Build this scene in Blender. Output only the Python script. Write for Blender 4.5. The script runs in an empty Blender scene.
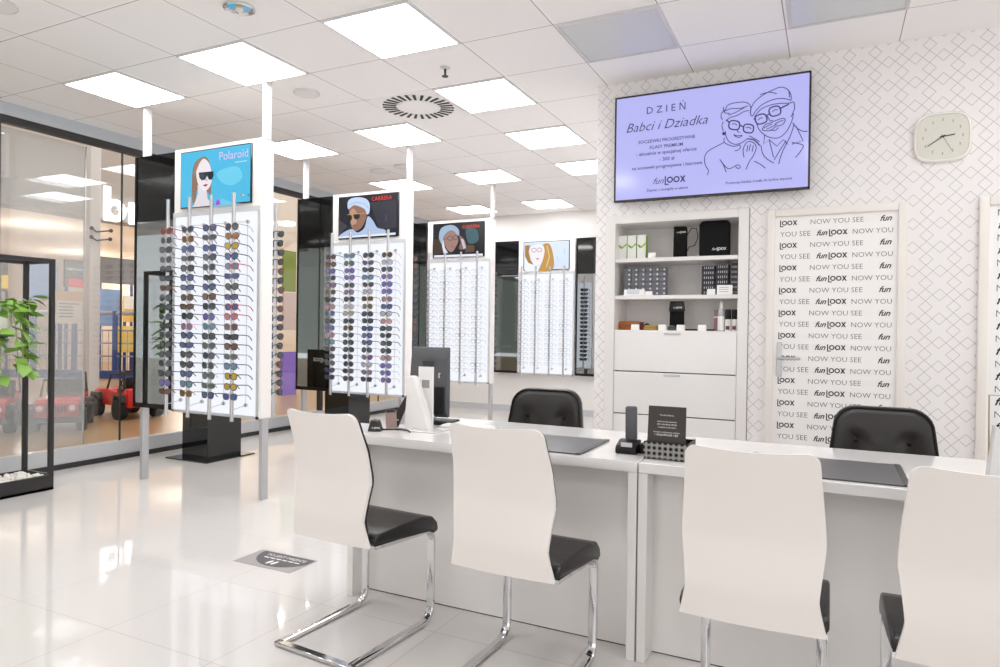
import bpy, bmesh, math, random
from mathutils import Vector, Matrix
random.seed(11)
SC = bpy.context.scene
COL = SC.collection
PI = math.pi
ORD = ['first','second','third','fourth','fifth','sixth','seventh','eighth','ninth','tenth','eleventh','twelfth',
       'thirteenth','fourteenth','fifteenth','sixteenth','seventeenth','eighteenth','nineteenth','twentieth']

# ------------------------------------------------------------------ camera
FPX, YAW, PITCH, ROLL, CH = 677.0, .455, -.0064, .0134, 1.25
FW = Vector((-math.sin(YAW)*math.cos(PITCH), math.cos(YAW)*math.cos(PITCH), math.sin(PITCH)))
_r = FW.cross(Vector((0, 0, 1))).normalized(); _u = _r.cross(FW)
RT = math.cos(ROLL)*_r + math.sin(ROLL)*_u
UP = math.cos(ROLL)*_u - math.sin(ROLL)*_r
CAMPOS = Vector((0, 0, CH))
cd = bpy.data.cameras.new('camera'); cam = bpy.data.objects.new('camera', cd); COL.objects.link(cam)
cam.matrix_world = Matrix(((RT.x, UP.x, -FW.x, 0), (RT.y, UP.y, -FW.y, 0), (RT.z, UP.z, -FW.z, CH), (0, 0, 0, 1)))
cd.sensor_width = 36; cd.lens = FPX/1000*36; cd.clip_start = .05; cd.clip_end = 200
SC.camera = cam

def at(px, py, X=None, Y=None, Z=None):
    """the point a photo pixel shows on the plane x=X, y=Y or z=Z"""
    d = FW + RT*((px-500)/FPX) - UP*((py-333.5)/FPX)
    t = (X/d.x) if X is not None else (Y/d.y) if Y is not None else ((Z-CH)/d.z)
    return CAMPOS + d*t

# ------------------------------------------------------------------ materials
EXPO = .62; SCR = 2**-EXPO          # screens keep their own brightness under the room's exposure
def lin(h):
    h = h.lstrip('#'); o = []
    for i in (0, 2, 4):
        c = int(h[i:i+2], 16)/255
        o.append(c/12.92 if c <= .04045 else ((c+.055)/1.055)**2.4)
    return (*o, 1)
MATS = {}
def M(name, hexc='#ffffff', rough=.5, metal=0., emis=0., spec=.5, coat=0., noise=.04, alpha=1.):
    if name in MATS: return MATS[name]
    m = bpy.data.materials.new(name); m.use_nodes = True
    nt = m.node_tree; b = nt.nodes['Principled BSDF']
    c = lin(hexc)
    b.inputs['Base Color'].default_value = c if not emis else (c[0]*.1, c[1]*.1, c[2]*.1, 1)
    b.inputs['Roughness'].default_value = rough; b.inputs['Metallic'].default_value = metal
    b.inputs['Specular IOR Level'].default_value = spec; b.inputs['Coat Weight'].default_value = coat
    b.inputs['Alpha'].default_value = alpha
    if emis:
        b.inputs['Emission Color'].default_value = c; b.inputs['Emission Strength'].default_value = emis
    elif noise:
        n = nt.nodes.new('ShaderNodeTexNoise'); n.inputs['Scale'].default_value = 9
        r = nt.nodes.new('ShaderNodeMapRange'); r.inputs['To Min'].default_value = max(0, rough-noise); r.inputs['To Max'].default_value = min(1, rough+noise)
        tc = nt.nodes.new('ShaderNodeTexCoord')
        nt.links.new(tc.outputs['Object'], n.inputs['Vector'])
        nt.links.new(n.outputs['Fac'], r.inputs['Value']); nt.links.new(r.outputs['Result'], b.inputs['Roughness'])
    MATS[name] = m
    return m
class NT:
    """small expression helper over shader math nodes"""
    def __init__(s, m): s.nt = m.node_tree
    def n(s, t): return s.nt.nodes.new(t)
    def m(s, op, a, b=None, c=None):
        q = s.n('ShaderNodeMath'); q.operation = op
        for i, v in enumerate((a, b, c)):
            if v is None: continue
            if isinstance(v, (int, float)): q.inputs[i].default_value = v
            else: s.nt.links.new(v, q.inputs[i])
        return q.outputs[0]
    def xyz(s):
        g = s.n('ShaderNodeNewGeometry'); x = s.n('ShaderNodeSeparateXYZ'); s.nt.links.new(g.outputs['Position'], x.inputs[0])
        return x.outputs
    def near(s, v, off, pitch, half):
        """1 where v is within half of off + k*pitch"""
        f = s.m('DIVIDE', s.m('SUBTRACT', v, off), pitch)
        d = s.m('ABSOLUTE', s.m('SUBTRACT', f, s.m('ROUND', f)))
        return s.m('LESS_THAN', d, half/pitch)
    def mixcol(s, fac, a, b):
        q = s.n('ShaderNodeMix'); q.data_type = 'RGBA'
        for i, v in ((0, fac), (6, a), (7, b)):
            if isinstance(v, tuple): q.inputs[i].default_value = v
            elif isinstance(v, (int, float)): q.inputs[i].default_value = v
            else: s.nt.links.new(v, q.inputs[i])
        return q.outputs[2]

# ------------------------------------------------------------------ mesh builder
_txt = {}
def text_mesh(body, shear=0., offset=0., space=1.):
    k = (body, shear, offset, space)
    if k not in _txt:
        c = bpy.data.curves.new('lettering', 'FONT'); c.body = body; c.size = 1; c.shear = shear; c.offset = offset
        c.resolution_u = 2; c.space_character = space; c.fill_mode = 'FRONT'
        o = bpy.data.objects.new('lettering', c)
        me = bpy.data.meshes.new_from_object(o)
        _txt[k] = ([v.co.copy() for v in me.vertices], [tuple(p.vertices) for p in me.polygons])
        bpy.data.objects.remove(o); bpy.data.curves.remove(c); bpy.data.meshes.remove(me)
    return _txt[k]
def plane(o, ux, uy):
    ux = Vector(ux).normalized(); uy = Vector(uy).normalized(); n = ux.cross(uy); o = Vector(o)
    return Matrix(((ux.x, uy.x, n.x, o.x), (ux.y, uy.y, n.y, o.y), (ux.z, uy.z, n.z, o.z), (0, 0, 0, 1)))
def wallplane(x, y, z): return plane((x, y, z), (1, 0, 0), (0, 0, 1))

class MB:
    def __init__(s): s.bm = bmesh.new(); s.mi = 0; s.T = None
    def _v(s, co):
        co = Vector(co)
        return s.bm.verts.new(s.T @ co if s.T is not None else co)
    def face(s, vs):
        try: f = s.bm.faces.new(vs)
        except ValueError: return None
        f.material_index = s.mi; return f
    def poly(s, pts): return s.face([s._v(p) for p in pts])
    def box(s, x0, x1, y0, y1, z0, z1, bev=0., seg=2):
        v = [s._v((x, y, z)) for z in (z0, z1) for y in (y0, y1) for x in (x0, x1)]
        fs = [s.face([v[i] for i in q]) for q in ((0, 2, 3, 1), (4, 5, 7, 6), (0, 1, 5, 4), (2, 6, 7, 3), (0, 4, 6, 2), (1, 3, 7, 5))]
        if bev: s.bevel(fs, bev, seg)
        return s
    def bevel(s, fs, bev, seg=2):
        es = list({e for f in fs for e in f.edges})
        r = bmesh.ops.bevel(s.bm, geom=es, offset=bev, segments=seg, affect='EDGES', profile=.5, clamp_overlap=True)
        for f in r['faces']: f.material_index = s.mi
    def prism(s, pts, fn, d0, d1, bev=0., seg=2):
        """polygon pts (a,b) extruded: fn(a,b,d) -> point"""
        a = [s._v(fn(p[0], p[1], d0)) for p in pts]; b = [s._v(fn(p[0], p[1], d1)) for p in pts]
        n = len(pts); fs = [s.face(a[::-1]), s.face(b)]
        for i in range(n): fs.append(s.face([a[i], a[(i+1) % n], b[(i+1) % n], b[i]]))
        if bev: s.bevel([f for f in fs if f], bev, seg)
        return s
    def rings(s, rs, closed=True, cap0=True, cap1=True):
        R = [[s._v(p) for p in r] for r in rs]; n = len(R[0])
        for a, b in zip(R, R[1:]):
            for i in range(n if closed else n-1): s.face([a[i], a[(i+1) % n], b[(i+1) % n], b[i]])
        if cap0: s.face(R[0][::-1])
        if cap1: s.face(R[-1])
        return R
    def cyl(s, p0, p1, r0, r1=None, n=14, cap=True):
        p0 = Vector(p0); p1 = Vector(p1); r1 = r0 if r1 is None else r1
        t = (p1-p0).normalized(); a = t.orthogonal().normalized(); b = t.cross(a)
        c = [(math.cos(2*PI*i/n), math.sin(2*PI*i/n)) for i in range(n)]
        s.rings([[p + (a*x+b*y)*r for x, y in c] for p, r in ((p0, r0), (p1, r1))], True, cap, cap); return s
    def tube(s, pts, r, n=8, closed=False):
        pts = [Vector(p) for p in pts]; N = len(pts); rs = []; a = None
        for i, p in enumerate(pts):
            q0 = pts[(i-1) % N] if (closed or i) else p; q1 = pts[(i+1) % N] if (closed or i < N-1) else p
            t = (q1-q0).normalized()
            a = (t.orthogonal() if a is None else a - t*a.dot(t)).normalized(); b = t.cross(a)
            rr = r[i] if isinstance(r, (list, tuple)) else r
            rs.append([p + (a*math.cos(2*PI*k/n) + b*math.sin(2*PI*k/n))*rr for k in range(n)])
        if closed: rs.append(rs[0])
        s.rings(rs, True, not closed, not closed); return s
    def bar(s, pts, side, w, h):
        """rectangular tube along pts; width w along side, height h across"""
        pts = [Vector(p) for p in pts]; side = Vector(side).normalized(); rs = []
        for i, p in enumerate(pts):
            t = (pts[min(i+1, len(pts)-1)] - pts[max(i-1, 0)]).normalized(); n = t.cross(side).normalized()
            c = .18
            rs.append([p + side*(w/2*u) + n*(h/2*v) for u, v in ((-1+c, -1), (1-c, -1), (1, -1+c), (1, 1-c), (1-c, 1), (-1+c, 1), (-1, 1-c), (-1, -1+c))])
        s.rings(rs); return s
    def lathe(s, prof, c=(0, 0, 0), n=24):
        c = Vector(c)
        s.rings([[c + Vector((r*math.cos(2*PI*k/n), r*math.sin(2*PI*k/n), z)) for k in range(n)] for r, z in prof]); return s
    def ball(s, c, r, nu=12, nv=8):
        c = Vector(c); r = r if isinstance(r, (tuple, list)) else (r, r, r)
        s.rings([[c + Vector((r[0]*math.sin(PI*j/nv)*math.cos(2*PI*k/nu), r[1]*math.sin(PI*j/nv)*math.sin(2*PI*k/nu), r[2]*math.cos(PI*j/nv))) for k in range(nu)]
                 for j in [.12]+list(range(1, nv))+[nv-.12]]); return s
    def text(s, body, mat, width=None, height=None, align='C', shear=0., offset=0., space=1.):
        vs, ps = text_mesh(body, shear, offset, space)
        if not vs: return s
        x0 = min(v.x for v in vs); x1 = max(v.x for v in vs); y0 = min(v.y for v in vs); y1 = max(v.y for v in vs)
        sx = width/(x1-x0) if width else None; sy = height/(y1-y0) if height else None
        sx = sx or sy; sy = sy or sx
        ox = {'C': (x0+x1)/2, 'L': x0, 'R': x1}[align]
        V = [s._v(mat @ Vector(((v.x-ox)*sx, (v.y-(0 if height is None else y0))*sy, 0))) for v in vs]
        for p in ps: s.face([V[i] for i in p])
        return s
    def ribbon(s, pts, w, closed=False):
        """flat stroke through 3-D points lying in the plane with normal -Y (or s.N)"""
        N = getattr(s, 'N', Vector((0, -1, 0))); pts = [Vector(p) for p in pts]; n = len(pts); L = []
        for i, p in enumerate(pts):
            a = pts[(i-1) % n] if (closed or i) else p; b = pts[(i+1) % n] if (closed or i < n-1) else p
            t = (b-a).normalized(); q = N.cross(t)*(w/2); L.append((s._v(p+q), s._v(p-q)))
        for i in range(n if closed else n-1):
            a, b = L[i], L[(i+1) % n]; s.face([a[0], a[1], b[1], b[0]])
        return s
    def loox(s, mat, h):
        """the shop's bold wordmark, baseline at the origin, oox height h"""
        P = lambda pts: s.face([s._v(mat @ Vector((x*h, y*h, 0))) for x, y in pts])
        P([(0, -.3), (.2, -.3), (.2, 1.12), (0, 1.12)]); P([(.2, -.3), (.68, -.3), (.68, -.12), (.2, -.12)])
        for cx in (.84, 1.88):
            n = 18; A = [[s._v(mat @ Vector(((cx+r*math.cos(2*PI*k/n))*h, (.5+r*math.sin(2*PI*k/n))*h, 0))) for k in range(n)] for r in (.5, .29)]
            for k in range(n): s.face([A[0][k], A[0][(k+1) % n], A[1][(k+1) % n], A[1][k]])
        P([(2.42, 0), (2.67, 0), (3.3, 1), (3.05, 1)]); P([(2.42, 1), (3.05, 0), (3.3, 0), (2.67, 1)])
    def fun(s, mat, h): s.text('fun', mat, width=1.75*h, align='R', shear=.42, offset=.0)
    def logo(s, mat, h):
        s.loox(mat, h); s.fun(mat @ Matrix.Translation((-.12*h, 0, 0)), h)
    def build(s, name, mats, parent=None, smooth=True, ang=38, keep=True):
        me = bpy.data.meshes.new(name)
        bmesh.ops.recalc_face_normals(s.bm, faces=s.bm.faces[:]) if keep else None
        s.bm.to_mesh(me); s.bm.free()
        for m in (mats if isinstance(mats, (list, tuple)) else [mats]): me.materials.append(m)
        if smooth:
            me.polygons.foreach_set('use_smooth', [True]*len(me.polygons)); me.set_sharp_from_angle(angle=math.radians(ang))
        o = bpy.data.objects.new(name, me); COL.objects.link(o)
        if parent: o.parent = parent
        return o
def tag(o, label, cat, group=None, kind=None):
    o['label'] = label; o['category'] = cat
    if group: o['group'] = group
    if kind: o['kind'] = kind
    return o
def thing(name, label, cat, loc=(0, 0, 0), rz=0., group=None):
    o = bpy.data.objects.new(name, None); COL.objects.link(o); o.location = loc; o.rotation_euler = (0, 0, rz)
    o.empty_display_size = .1
    return tag(o, label, cat, group)
def struct(o, label, cat):
    o['kind'] = 'structure'; o['label'] = label; o['category'] = cat; return o
def dup(root, loc, rz, label):
    r = root.copy(); COL.objects.link(r); r.location = loc; r.rotation_euler = (0, 0, rz); r['label'] = label
    for ch in root.children:
        c = ch.copy(); COL.objects.link(c); c.parent = r
        for g in ch.children:
            d = g.copy(); COL.objects.link(d); d.parent = c
    return r
def one(name, mb, mats, label, cat, loc=(0, 0, 0), rz=0., group=None, smooth=True):
    o = mb.build(name, mats, None, smooth); o.location = loc; o.rotation_euler = (0, 0, rz); return tag(o, label, cat, group)

# ------------------------------------------------------------------ palette
white = M('white_lacquer', '#ebe8e6', .22); whitem = M('white_matt', '#eceae8', .55); wgloss = M('white_gloss', '#efedec', .1, coat=.3)
shellw = M('chair_shell_white', '#eae5e1', .25)
chrome = M('chrome', '#d8d8da', .08, 1., noise=.02); alu = M('brushed_aluminium', '#c9cacc', .32, 1.)
leather = M('black_leather', '#171516', .34); blackp = M('black_plastic', '#0e0e0e', .45, spec=.35); blackg = M('black_gloss', '#0b0b0d', .06, noise=.02, coat=.3)
darkm = M('dark_metal', '#2b292a', .45); grey = M('grey_plastic', '#55565a', .45); lgrey = M('light_grey', '#c6c8cb', .5)
postw = M('post_white', '#d2d1d1', .45); postg = M('post_grey', '#b9b9bb', .35, .3); mirrorm = M('mirror_glass', '#aeb2b3', .02, 1., noise=0)
paper = M('white_paper', '#f2f1ef', .7); ink = M('printed_ink', '#4a474a', .7); inkb = M('printed_ink_black', '#242226', .7)
lampm = M('lamp_diffuser', '#ffffff', .5, emis=8.); litp = M('backlit_white', '#f4f7ff', .4, emis=.93*SCR)

def glass(name, tint=(1, 1, 1, 1), veil=0.):
    m = bpy.data.materials.new(name); m.use_nodes = True; nt = m.node_tree; nt.nodes.remove(nt.nodes['Principled BSDF'])
    out = nt.nodes['Material Output']; f = nt.nodes.new('ShaderNodeFresnel'); f.inputs[0].default_value = 1.5
    gm = nt.nodes.new('ShaderNodeNewGeometry'); mr = nt.nodes.new('ShaderNodeMapRange'); mr.inputs['To Min'].default_value = 1.5; mr.inputs['To Max'].default_value = 1/1.5
    nt.links.new(gm.outputs['Backfacing'], mr.inputs['Value']); nt.links.new(mr.outputs['Result'], f.inputs[0])
    t = nt.nodes.new('ShaderNodeBsdfTransparent'); t.inputs[0].default_value = tint
    g = nt.nodes.new('ShaderNodeBsdfGlossy'); g.inputs['Roughness'].default_value = .0
    mx = nt.nodes.new('ShaderNodeMixShader'); nt.links.new(f.outputs[0], mx.inputs[0]); nt.links.new(t.outputs[0], mx.inputs[1]); nt.links.new(g.outputs[0], mx.inputs[2])
    last = mx.outputs[0]
    if veil:
        d = nt.nodes.new('ShaderNodeBsdfDiffuse'); d.inputs[0].default_value = (.9, .9, .9, 1)
        m2 = nt.nodes.new('ShaderNodeMixShader'); m2.inputs[0].default_value = veil
        nt.links.new(last, m2.inputs[1]); nt.links.new(d.outputs[0], m2.inputs[2]); last = m2.outputs[0]
    nt.links.new(last, out.inputs[0]); return m
clear = glass('clear_glass', (.96, .97, .97, 1)); veiled = glass('reflection_veil_glass', (.95, .96, .97, 1), .22)  # white diffuse share stands in for the pale reflection on the sliding leaf

def floor_mat():
    m = bpy.data.materials.new('porcelain_tiles'); m.use_nodes = True; e = NT(m); b = m.node_tree.nodes['Principled BSDF']
    x, y, z = e.xyz()
    g = e.m('MAXIMUM', e.near(x, -3.2482, .6, .0022), e.near(y, 1.7842, .6, .0022))
    n = e.n('ShaderNodeTexNoise'); n.inputs['Scale'].default_value = 1.3
    base = e.mixcol(n.outputs['Fac'], lin('#d9d6d4'), lin('#dcd9d7'))
    m.node_tree.links.new(e.mixcol(g, base, lin('#b3aaa5')), b.inputs['Base Color'])
    m.node_tree.links.new(e.m('ADD', e.m('MULTIPLY', g, .5), .035), b.inputs['Roughness'])
    b.inputs['Specular IOR Level'].default_value = .55
    return m
def ceil_mat():
    m = bpy.data.materials.new('ceiling_tiles'); m.use_nodes = True; e = NT(m); b = m.node_tree.nodes['Principled BSDF']
    x, y, z = e.xyz()
    gx = e.near(x, -.8487, .6, .011); gy = e.near(y, 3.6114, .6, .011)
    dx = e.near(x, -.8607, .6, .0026); dy = e.near(y, 3.6234, .6, .0026)
    base = e.mixcol(e.m('MAXIMUM', gx, gy), lin('#f5f3f2'), lin('#f8f6f5'))
    m.node_tree.links.new(e.mixcol(e.m('MAXIMUM', dx, dy), base, lin('#9c9795')), b.inputs['Base Color'])
    b.inputs['Roughness'].default_value = .75
    return m
def paper_mat():
    """white wallpaper with thin grey diamond lines"""
    m = bpy.data.materials.new('diamond_wallpaper'); m.use_nodes = True; e = NT(m); b = m.node_tree.nodes['Principled BSDF']
    x, y, z = e.xyz(); P = .14; W = .034
    X = e.m('DIVIDE', e.m('SUBTRACT', x, .355), P); Z = e.m('DIVIDE', e.m('SUBTRACT', z, 2.955), P)
    u = e.m('ADD', X, Z); v = e.m('SUBTRACT', X, Z)
    ru = e.m('ROUND', u); rv = e.m('ROUND', v)
    # metric diamonds round lattice points of both families: |du|,|dv| <= 1/4 with one of them on 1/4
    def cell(u, v):
        du = e.m('ABSOLUTE', e.m('SUBTRACT', u, e.m('ROUND', u))); dv = e.m('ABSOLUTE', e.m('SUBTRACT', v, e.m('ROUND', v)))
        mx = e.m('MAXIMUM', du, dv)
        return e.m('LESS_THAN', e.m('ABSOLUTE', e.m('SUBTRACT', mx, .25)), W/2*.9)
    a = cell(u, v)
    # diamonds between vertical neighbours: centres where x is whole (or half with the other family)
    uh = e.m('SUBTRACT', u, .5); vh = e.m('ADD', v, .5)
    su = e.m('ROUND', uh); sv = e.m('ROUND', vh)
    # centre x = (u+v)/2 = (su+.5+sv-.5)/2 -> x whole/half always; vertical ones have su+sv and su-sv+1 parity: pick z-between
    du = e.m('ABSOLUTE', e.m('SUBTRACT', uh, su)); dv = e.m('ABSOLUTE', e.m('SUBTRACT', vh, sv))
    on = e.m('LESS_THAN', e.m('ABSOLUTE', e.m('SUBTRACT', e.m('MAXIMUM', du, dv), .25)), W/2*.9)
    par = e.m('LESS_THAN', e.m('ABSOLUTE', e.m('SUBTRACT', e.m('PINGPONG', e.m('ADD', su, sv), 1.), 0.)), .5)
    line = e.m('MAXIMUM', a, e.m('MULTIPLY', on, par))
    m.node_tree.links.new(e.mixcol(line, lin('#efecec'), lin('#b9b5b7')), b.inputs['Base Color'])
    b.inputs['Roughness'].default_value = .6
    return m
def wood_mat():
    m = bpy.data.materials.new('mall_wood_floor'); m.use_nodes = True; e = NT(m); b = m.node_tree.nodes['Principled BSDF']
    x, y, z = e.xyz()
    g = e.m('MAXIMUM', e.near(x, 0, 1.2, .004), e.near(y, 0, .2, .003))
    n = e.n('ShaderNodeTexNoise'); n.inputs['Scale'].default_value = 2.
    base = e.mixcol(n.outputs['Fac'], lin('#a3845f'), lin('#b5956f'))
    m.node_tree.links.new(e.mixcol(g, base, lin('#8f7050')), b.inputs['Base Color']); b.inputs['Roughness'].default_value = .3
    return m
FLOOR, CEIL, WPAPER, WOOD = floor_mat(), ceil_mat(), paper_mat(), wood_mat()
# ================================================================== ROOM SHELL
FX = -5.93
struct(MB().box(-5.99, 4, -4.5, 9.6, -.1, 0).build('floor', FLOOR), 'white glossy porcelain tile floor of the shop', 'floor')
struct(MB().box(-5.99, 4, -4.5, 9.6, 3., 3.12).build('ceiling', CEIL), 'white suspended tile ceiling of the shop', 'ceiling')
w = MB()
w.box(-1.53, -1.46, 4.68, 5.1, 0, 3); w.box(-.486, 4, 4.68, 5.1, 0, 3); w.box(-1.46, -.486, 4.68, 5.1, 2.066, 3); w.box(-1.46, -.486, 5.06, 5.1, 0, 2.066)
w.box(-1.53, -1.4, 5.1, 9.4, 0, 3)
struct(w.build('wall_back', WPAPER, smooth=False), 'white wall papered with thin grey diamond lines behind the counter', 'wall')
struct(MB().box(-5.99, -1.4, 9.4, 9.55, 0, 3).build('wall_front', whitem), 'plain white wall at the far end of the shop', 'wall')
struct(MB().box(-5.93, -1.5, 9.385, 9.4, 0, .09).build('baseboard_front', lgrey), 'pale skirting along the plain white end wall', 'baseboard')
struct(MB().box(-5.98, -5.9, -4.5, 9.4, 2.9, 3.).build('trim_1', M('facade_grey', '#bcc2c8', .4)), 'pale grey header strip above the glass shopfront', 'trim')
struct(MB().box(-5.97, -5.91, -4.5, 9.4, 2.84, 2.9).build('trim_2', darkm), 'dark metal rail along the top of the glass shopfront', 'trim')
struct(MB().box(-5.98, -5.9, -4.5, 9.4, .045, .17).build('trim_3', M('kick_grey', '#c3c5c8', .35)), 'grey kick panel along the foot of the glass shopfront', 'trim')
struct(MB().box(-5.975, -5.89, -4.5, 9.4, 0, .045).build('baseboard_left', darkm), 'dark base strip under the grey kick panel', 'baseboard')
ys = [-4.5, -1.5, 3.0, 4.1, 5.45, 6.84, 8.1, 9.4]
for i, (a, b) in enumerate(zip(ys, ys[1:])):
    o = struct(MB().box(FX-.006, FX+.006, a+.004, b-.004, .17, 2.84).build('window_%d' % (i+1), clear), 'clear glass pane of the shopfront, %s along from the entrance' % ORD[i], 'window')
    MB().box(FX-.008, FX+.008, b-.005, b+.005, .17, 2.84).build('edge_seal', darkm, o)
o = struct(MB().box(-6.07, -6.055, .9, 3.84, .06, 2.84).build('window_8', veiled), 'sliding glass door leaf with a painted-on pale reflection behind the shopfront panes', 'window')
MB().box(-6.072, -6.053, 3.835, 3.845, .06, 2.84).build('edge_seal', alu, o)
for i, (y, t) in enumerate(((3.05, .03), (6.84, .05), (7.29, .05))):
    struct(MB().box(-5.96, -5.9, y-t/2, y+t/2, .17, 2.84).build('trim_%d' % (i+4), darkm), 'dark vertical shopfront mullion, %s of three from the entrance' % ORD[i], 'trim')

# ceiling fixtures
GX, GY = -.8487, 3.6114
def ceiling_light(k, r, label):
    x, y = GX+.6*k, GY+.6*r
    t = thing('ceiling_light', label, 'ceiling light', (x, y, 2.985), 0, 'square ceiling light panels')
    f = MB(); f.box(-.292, .292, -.292, -.28, 0, .015); f.box(-.292, .292, .28, .292, 0, .015); f.box(-.292, -.28, -.28, .28, 0, .015); f.box(.28, .292, -.28, .28, 0, .015)
    f.build('frame', postw, t, False); MB().box(-.28, .28, -.28, .28, .004, .014).build('diffuser', lampm, t)
    return t
LIGHTS = [(-6.5, -.5, 'above the plant stand, beyond the sky-blue screen stand'), (-4.5, -.5, 'just in front of the sky-blue screen stand'), (-2.5, -.5, 'largest in view, between the chrome downlight and the sprinkler'),
          (-2.5, 1.5, 'beside the round air vent'), (-4.5, 2.5, 'just behind the round air vent'), (-2.5, 3.5, 'over the desk with the monitor'), (-6.5, 2.5, 'behind the sky-blue screen stand'),
          (-4.5, 5.5, 'above the stand with a hooded face on screen'), (-6.5, 5.5, 'behind the stand with the white-capped man'), (-2.5, 5.5, 'cut by the papered wall corner'),
          (-4.5, 8.5, 'by the end wall, above the blonde woman screen'), (-6.5, 8.5, 'by the end wall, near the glass shopfront')]
for k, r, l in LIGHTS: ceiling_light(k, r, 'lit square ceiling panel '+l)
for k, r in ((-6.5, -3.5), (-2.5, -3.5), (1.5, -2.5), (3.5, -.5), (-.5, -6.5), (-4.5, -6.5)):  # unseen panels added to brighten the room from beyond the frame
    ceiling_light(k, r, 'lit square ceiling panel added out of view to light the room')
frost = M('frosted_panel', '#d3d5d7', .12)
for k, l in ((-.5, 'unlit glossy grey ceiling panel above the television'), (1.5, 'unlit glossy grey ceiling panel above the wall clock')):
    x, y = GX+.6*k, GY+.3
    t = thing('ceiling_panel', l, 'ceiling panel', (x, y, 2.985), 0, 'unlit ceiling panels')
    f = MB(); f.box(-.294, .294, -.294, -.278, 0, .015); f.box(-.294, .294, .278, .294, 0, .015); f.box(-.294, -.278, -.278, .278, 0, .015); f.box(.278, .294, -.278, .278, 0, .015)
    f.build('frame', postw, t, False); MB().box(-.278, .278, -.278, .278, .006, .014).build('cover', frost, t)
t = thing('air_vent', 'round swirl air vent with black radial slots in a ceiling tile', 'air vent', (GX-2.1, GY+.9, 2.988))
ventw = M('vent_white', '#f3f1f0', .5); MB().box(-.294, .294, -.294, .294, .002, .012).build('plate', ventw, t)
f = MB()
for k in range(28):
    a = 2*PI*k/28; ca, sa = math.cos(a), math.sin(a); hw = .009
    f.prism([(.175, -hw), (.28, -hw*1.3), (.28, hw*1.3), (.175, hw)], lambda p, q, d, ca=ca, sa=sa: (p*ca-q*sa, p*sa+q*ca, d), -.002, .004)
f.build('slot', blackp, t, False)
MB().lathe([(.16, .002), (.16, -.004), (.13, -.008), (.01, -.009)], n=36).build('hub_disc', ventw, t)
spk = M('speaker_grille', '#e6e3e2', .6)
for x, y, r, l in ((-4.149, 2.111, .115, 'round pale ceiling speaker at the upper corner above the shopfront'), (-3.549, 3.911, .095, 'round pale ceiling speaker behind the sky-blue screen stand post'),
                   (-4.55, 6.2, .11, 'round pale ceiling speaker above the white-capped man screen'), (-4.2, 6.12, .095, 'round pale ceiling speaker between two light panels, by the middle stand')):
    t = thing('ceiling_speaker', l, 'speaker', (x, y, 2.985), 0, 'round ceiling speakers')
    MB().lathe([(r, .015), (r, .004), (r*.93, 0), (r*.93, .004), (.004, .004)], n=30).build('rim', postw, t); MB().lathe([(r*.92, .004), (r*.88, -.001), (.004, -.003)], n=30).build('grille', spk, t)
t = thing('downlight', 'round recessed chrome downlight in a ceiling tile', 'downlight', (GX-2.1, GY-.9, 2.985))
MB().lathe([(.085, .014), (.085, .004), (.075, 0), (.068, .004), (.062, .013), (.004, .013)], n=28).build('reflector', chrome, t)
MB().lathe([(.022, .012), (.022, -.002), (.004, -.004)], n=14).build('bulb', M('lamp_bulb', '#e6dfc8', .3), t)
t = thing('ceiling_sprinkler', 'small fire sprinkler head hanging from the ceiling', 'sprinkler', (GX-1.5, GY+.3, 2.94))
MB().lathe([(.035, .06), (.035, .054), (.012, .05), (.01, .046)], n=18).build('rosette', postw, t)
f = MB(); f.cyl((0, 0, .05), (0, 0, .0), .009, .007, 10); f.lathe([(.022, 0), (.022, -.004), (.004, -.005)], n=14); f.build('nozzle', darkm, t)

# ================================================================== DISPLAY STANDS
RODX = [-.3377, -.1083, .1157, .3357]      # local, panel centre = 0
STY = {}
def outline(style, sx):
    """lens outline points (x,z) round the lens centre; sx=+1 outer side is +x"""
    n = 14; o = []
    for i in range(n):
        a = 2*PI*i/n; c, s_ = math.cos(a), math.sin(a)
        if style == 0: x, z = .029*abs(c)**.7*math.copysign(1, c), .023*abs(s_)**.75*math.copysign(1, s_); x += .003*sx*(z > 0)
        elif style == 1: x, z = .030*c, .026*s_ - .003*(1+c*sx)*.5
        elif style == 2: x, z = .031*c+.004*sx*(z_up(s_)), .024*s_+.004*max(0, c*sx)
        else: x, z = .033*abs(c)**.6*math.copysign(1, c), .019*abs(s_)**.8*math.copysign(1, s_)+.003*c*sx
        o.append((x, z))
    return o
def z_up(s_): return max(0., s_)
def glasses_meshes(style, thin=False):
    cx = .034; rr = .0017 if thin else (.0026 if style != 1 else .0017)
    fr = MB()
    for sx in (-1, 1):
        fr.tube([(cx*sx+x, .004*(abs(cx*sx+x)/.06)**2, z) for x, z in outline(style, sx)], rr, 5, True)
        fr.tube([(sx*.062, .004, .012), (sx*.069, .006, .014)], rr*1.2, 5)
    fr.tube([(-.008, 0, .006), (0, -.002, .010), (.008, 0, .006)], rr*1.1, 5)
    lens = []; temp = []
    for sx in (-1, 1):
        L = MB(); pts = [(cx*sx+x, .004*(abs(cx*sx+x)/.06)**2, z) for x, z in outline(style, sx)]
        L.poly([(x, y-.0008, z) for x, y, z in pts]); L.poly([(x, y+.0008, z) for x, y, z in reversed(pts)]); lens.append(L)
        t = MB(); w = .0035 if style in (0, 2, 3) and not thin else .0018
        t.tube([(sx*.069, .006, .014), (sx*.0705, .04, .013), (sx*.070, .09, .009), (sx*.067, .115, -.004), (sx*.064, .135, -.026)], [w, w, w*.9, w*.9, w], 5); temp.append(t)
    return fr, lens, temp
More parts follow.
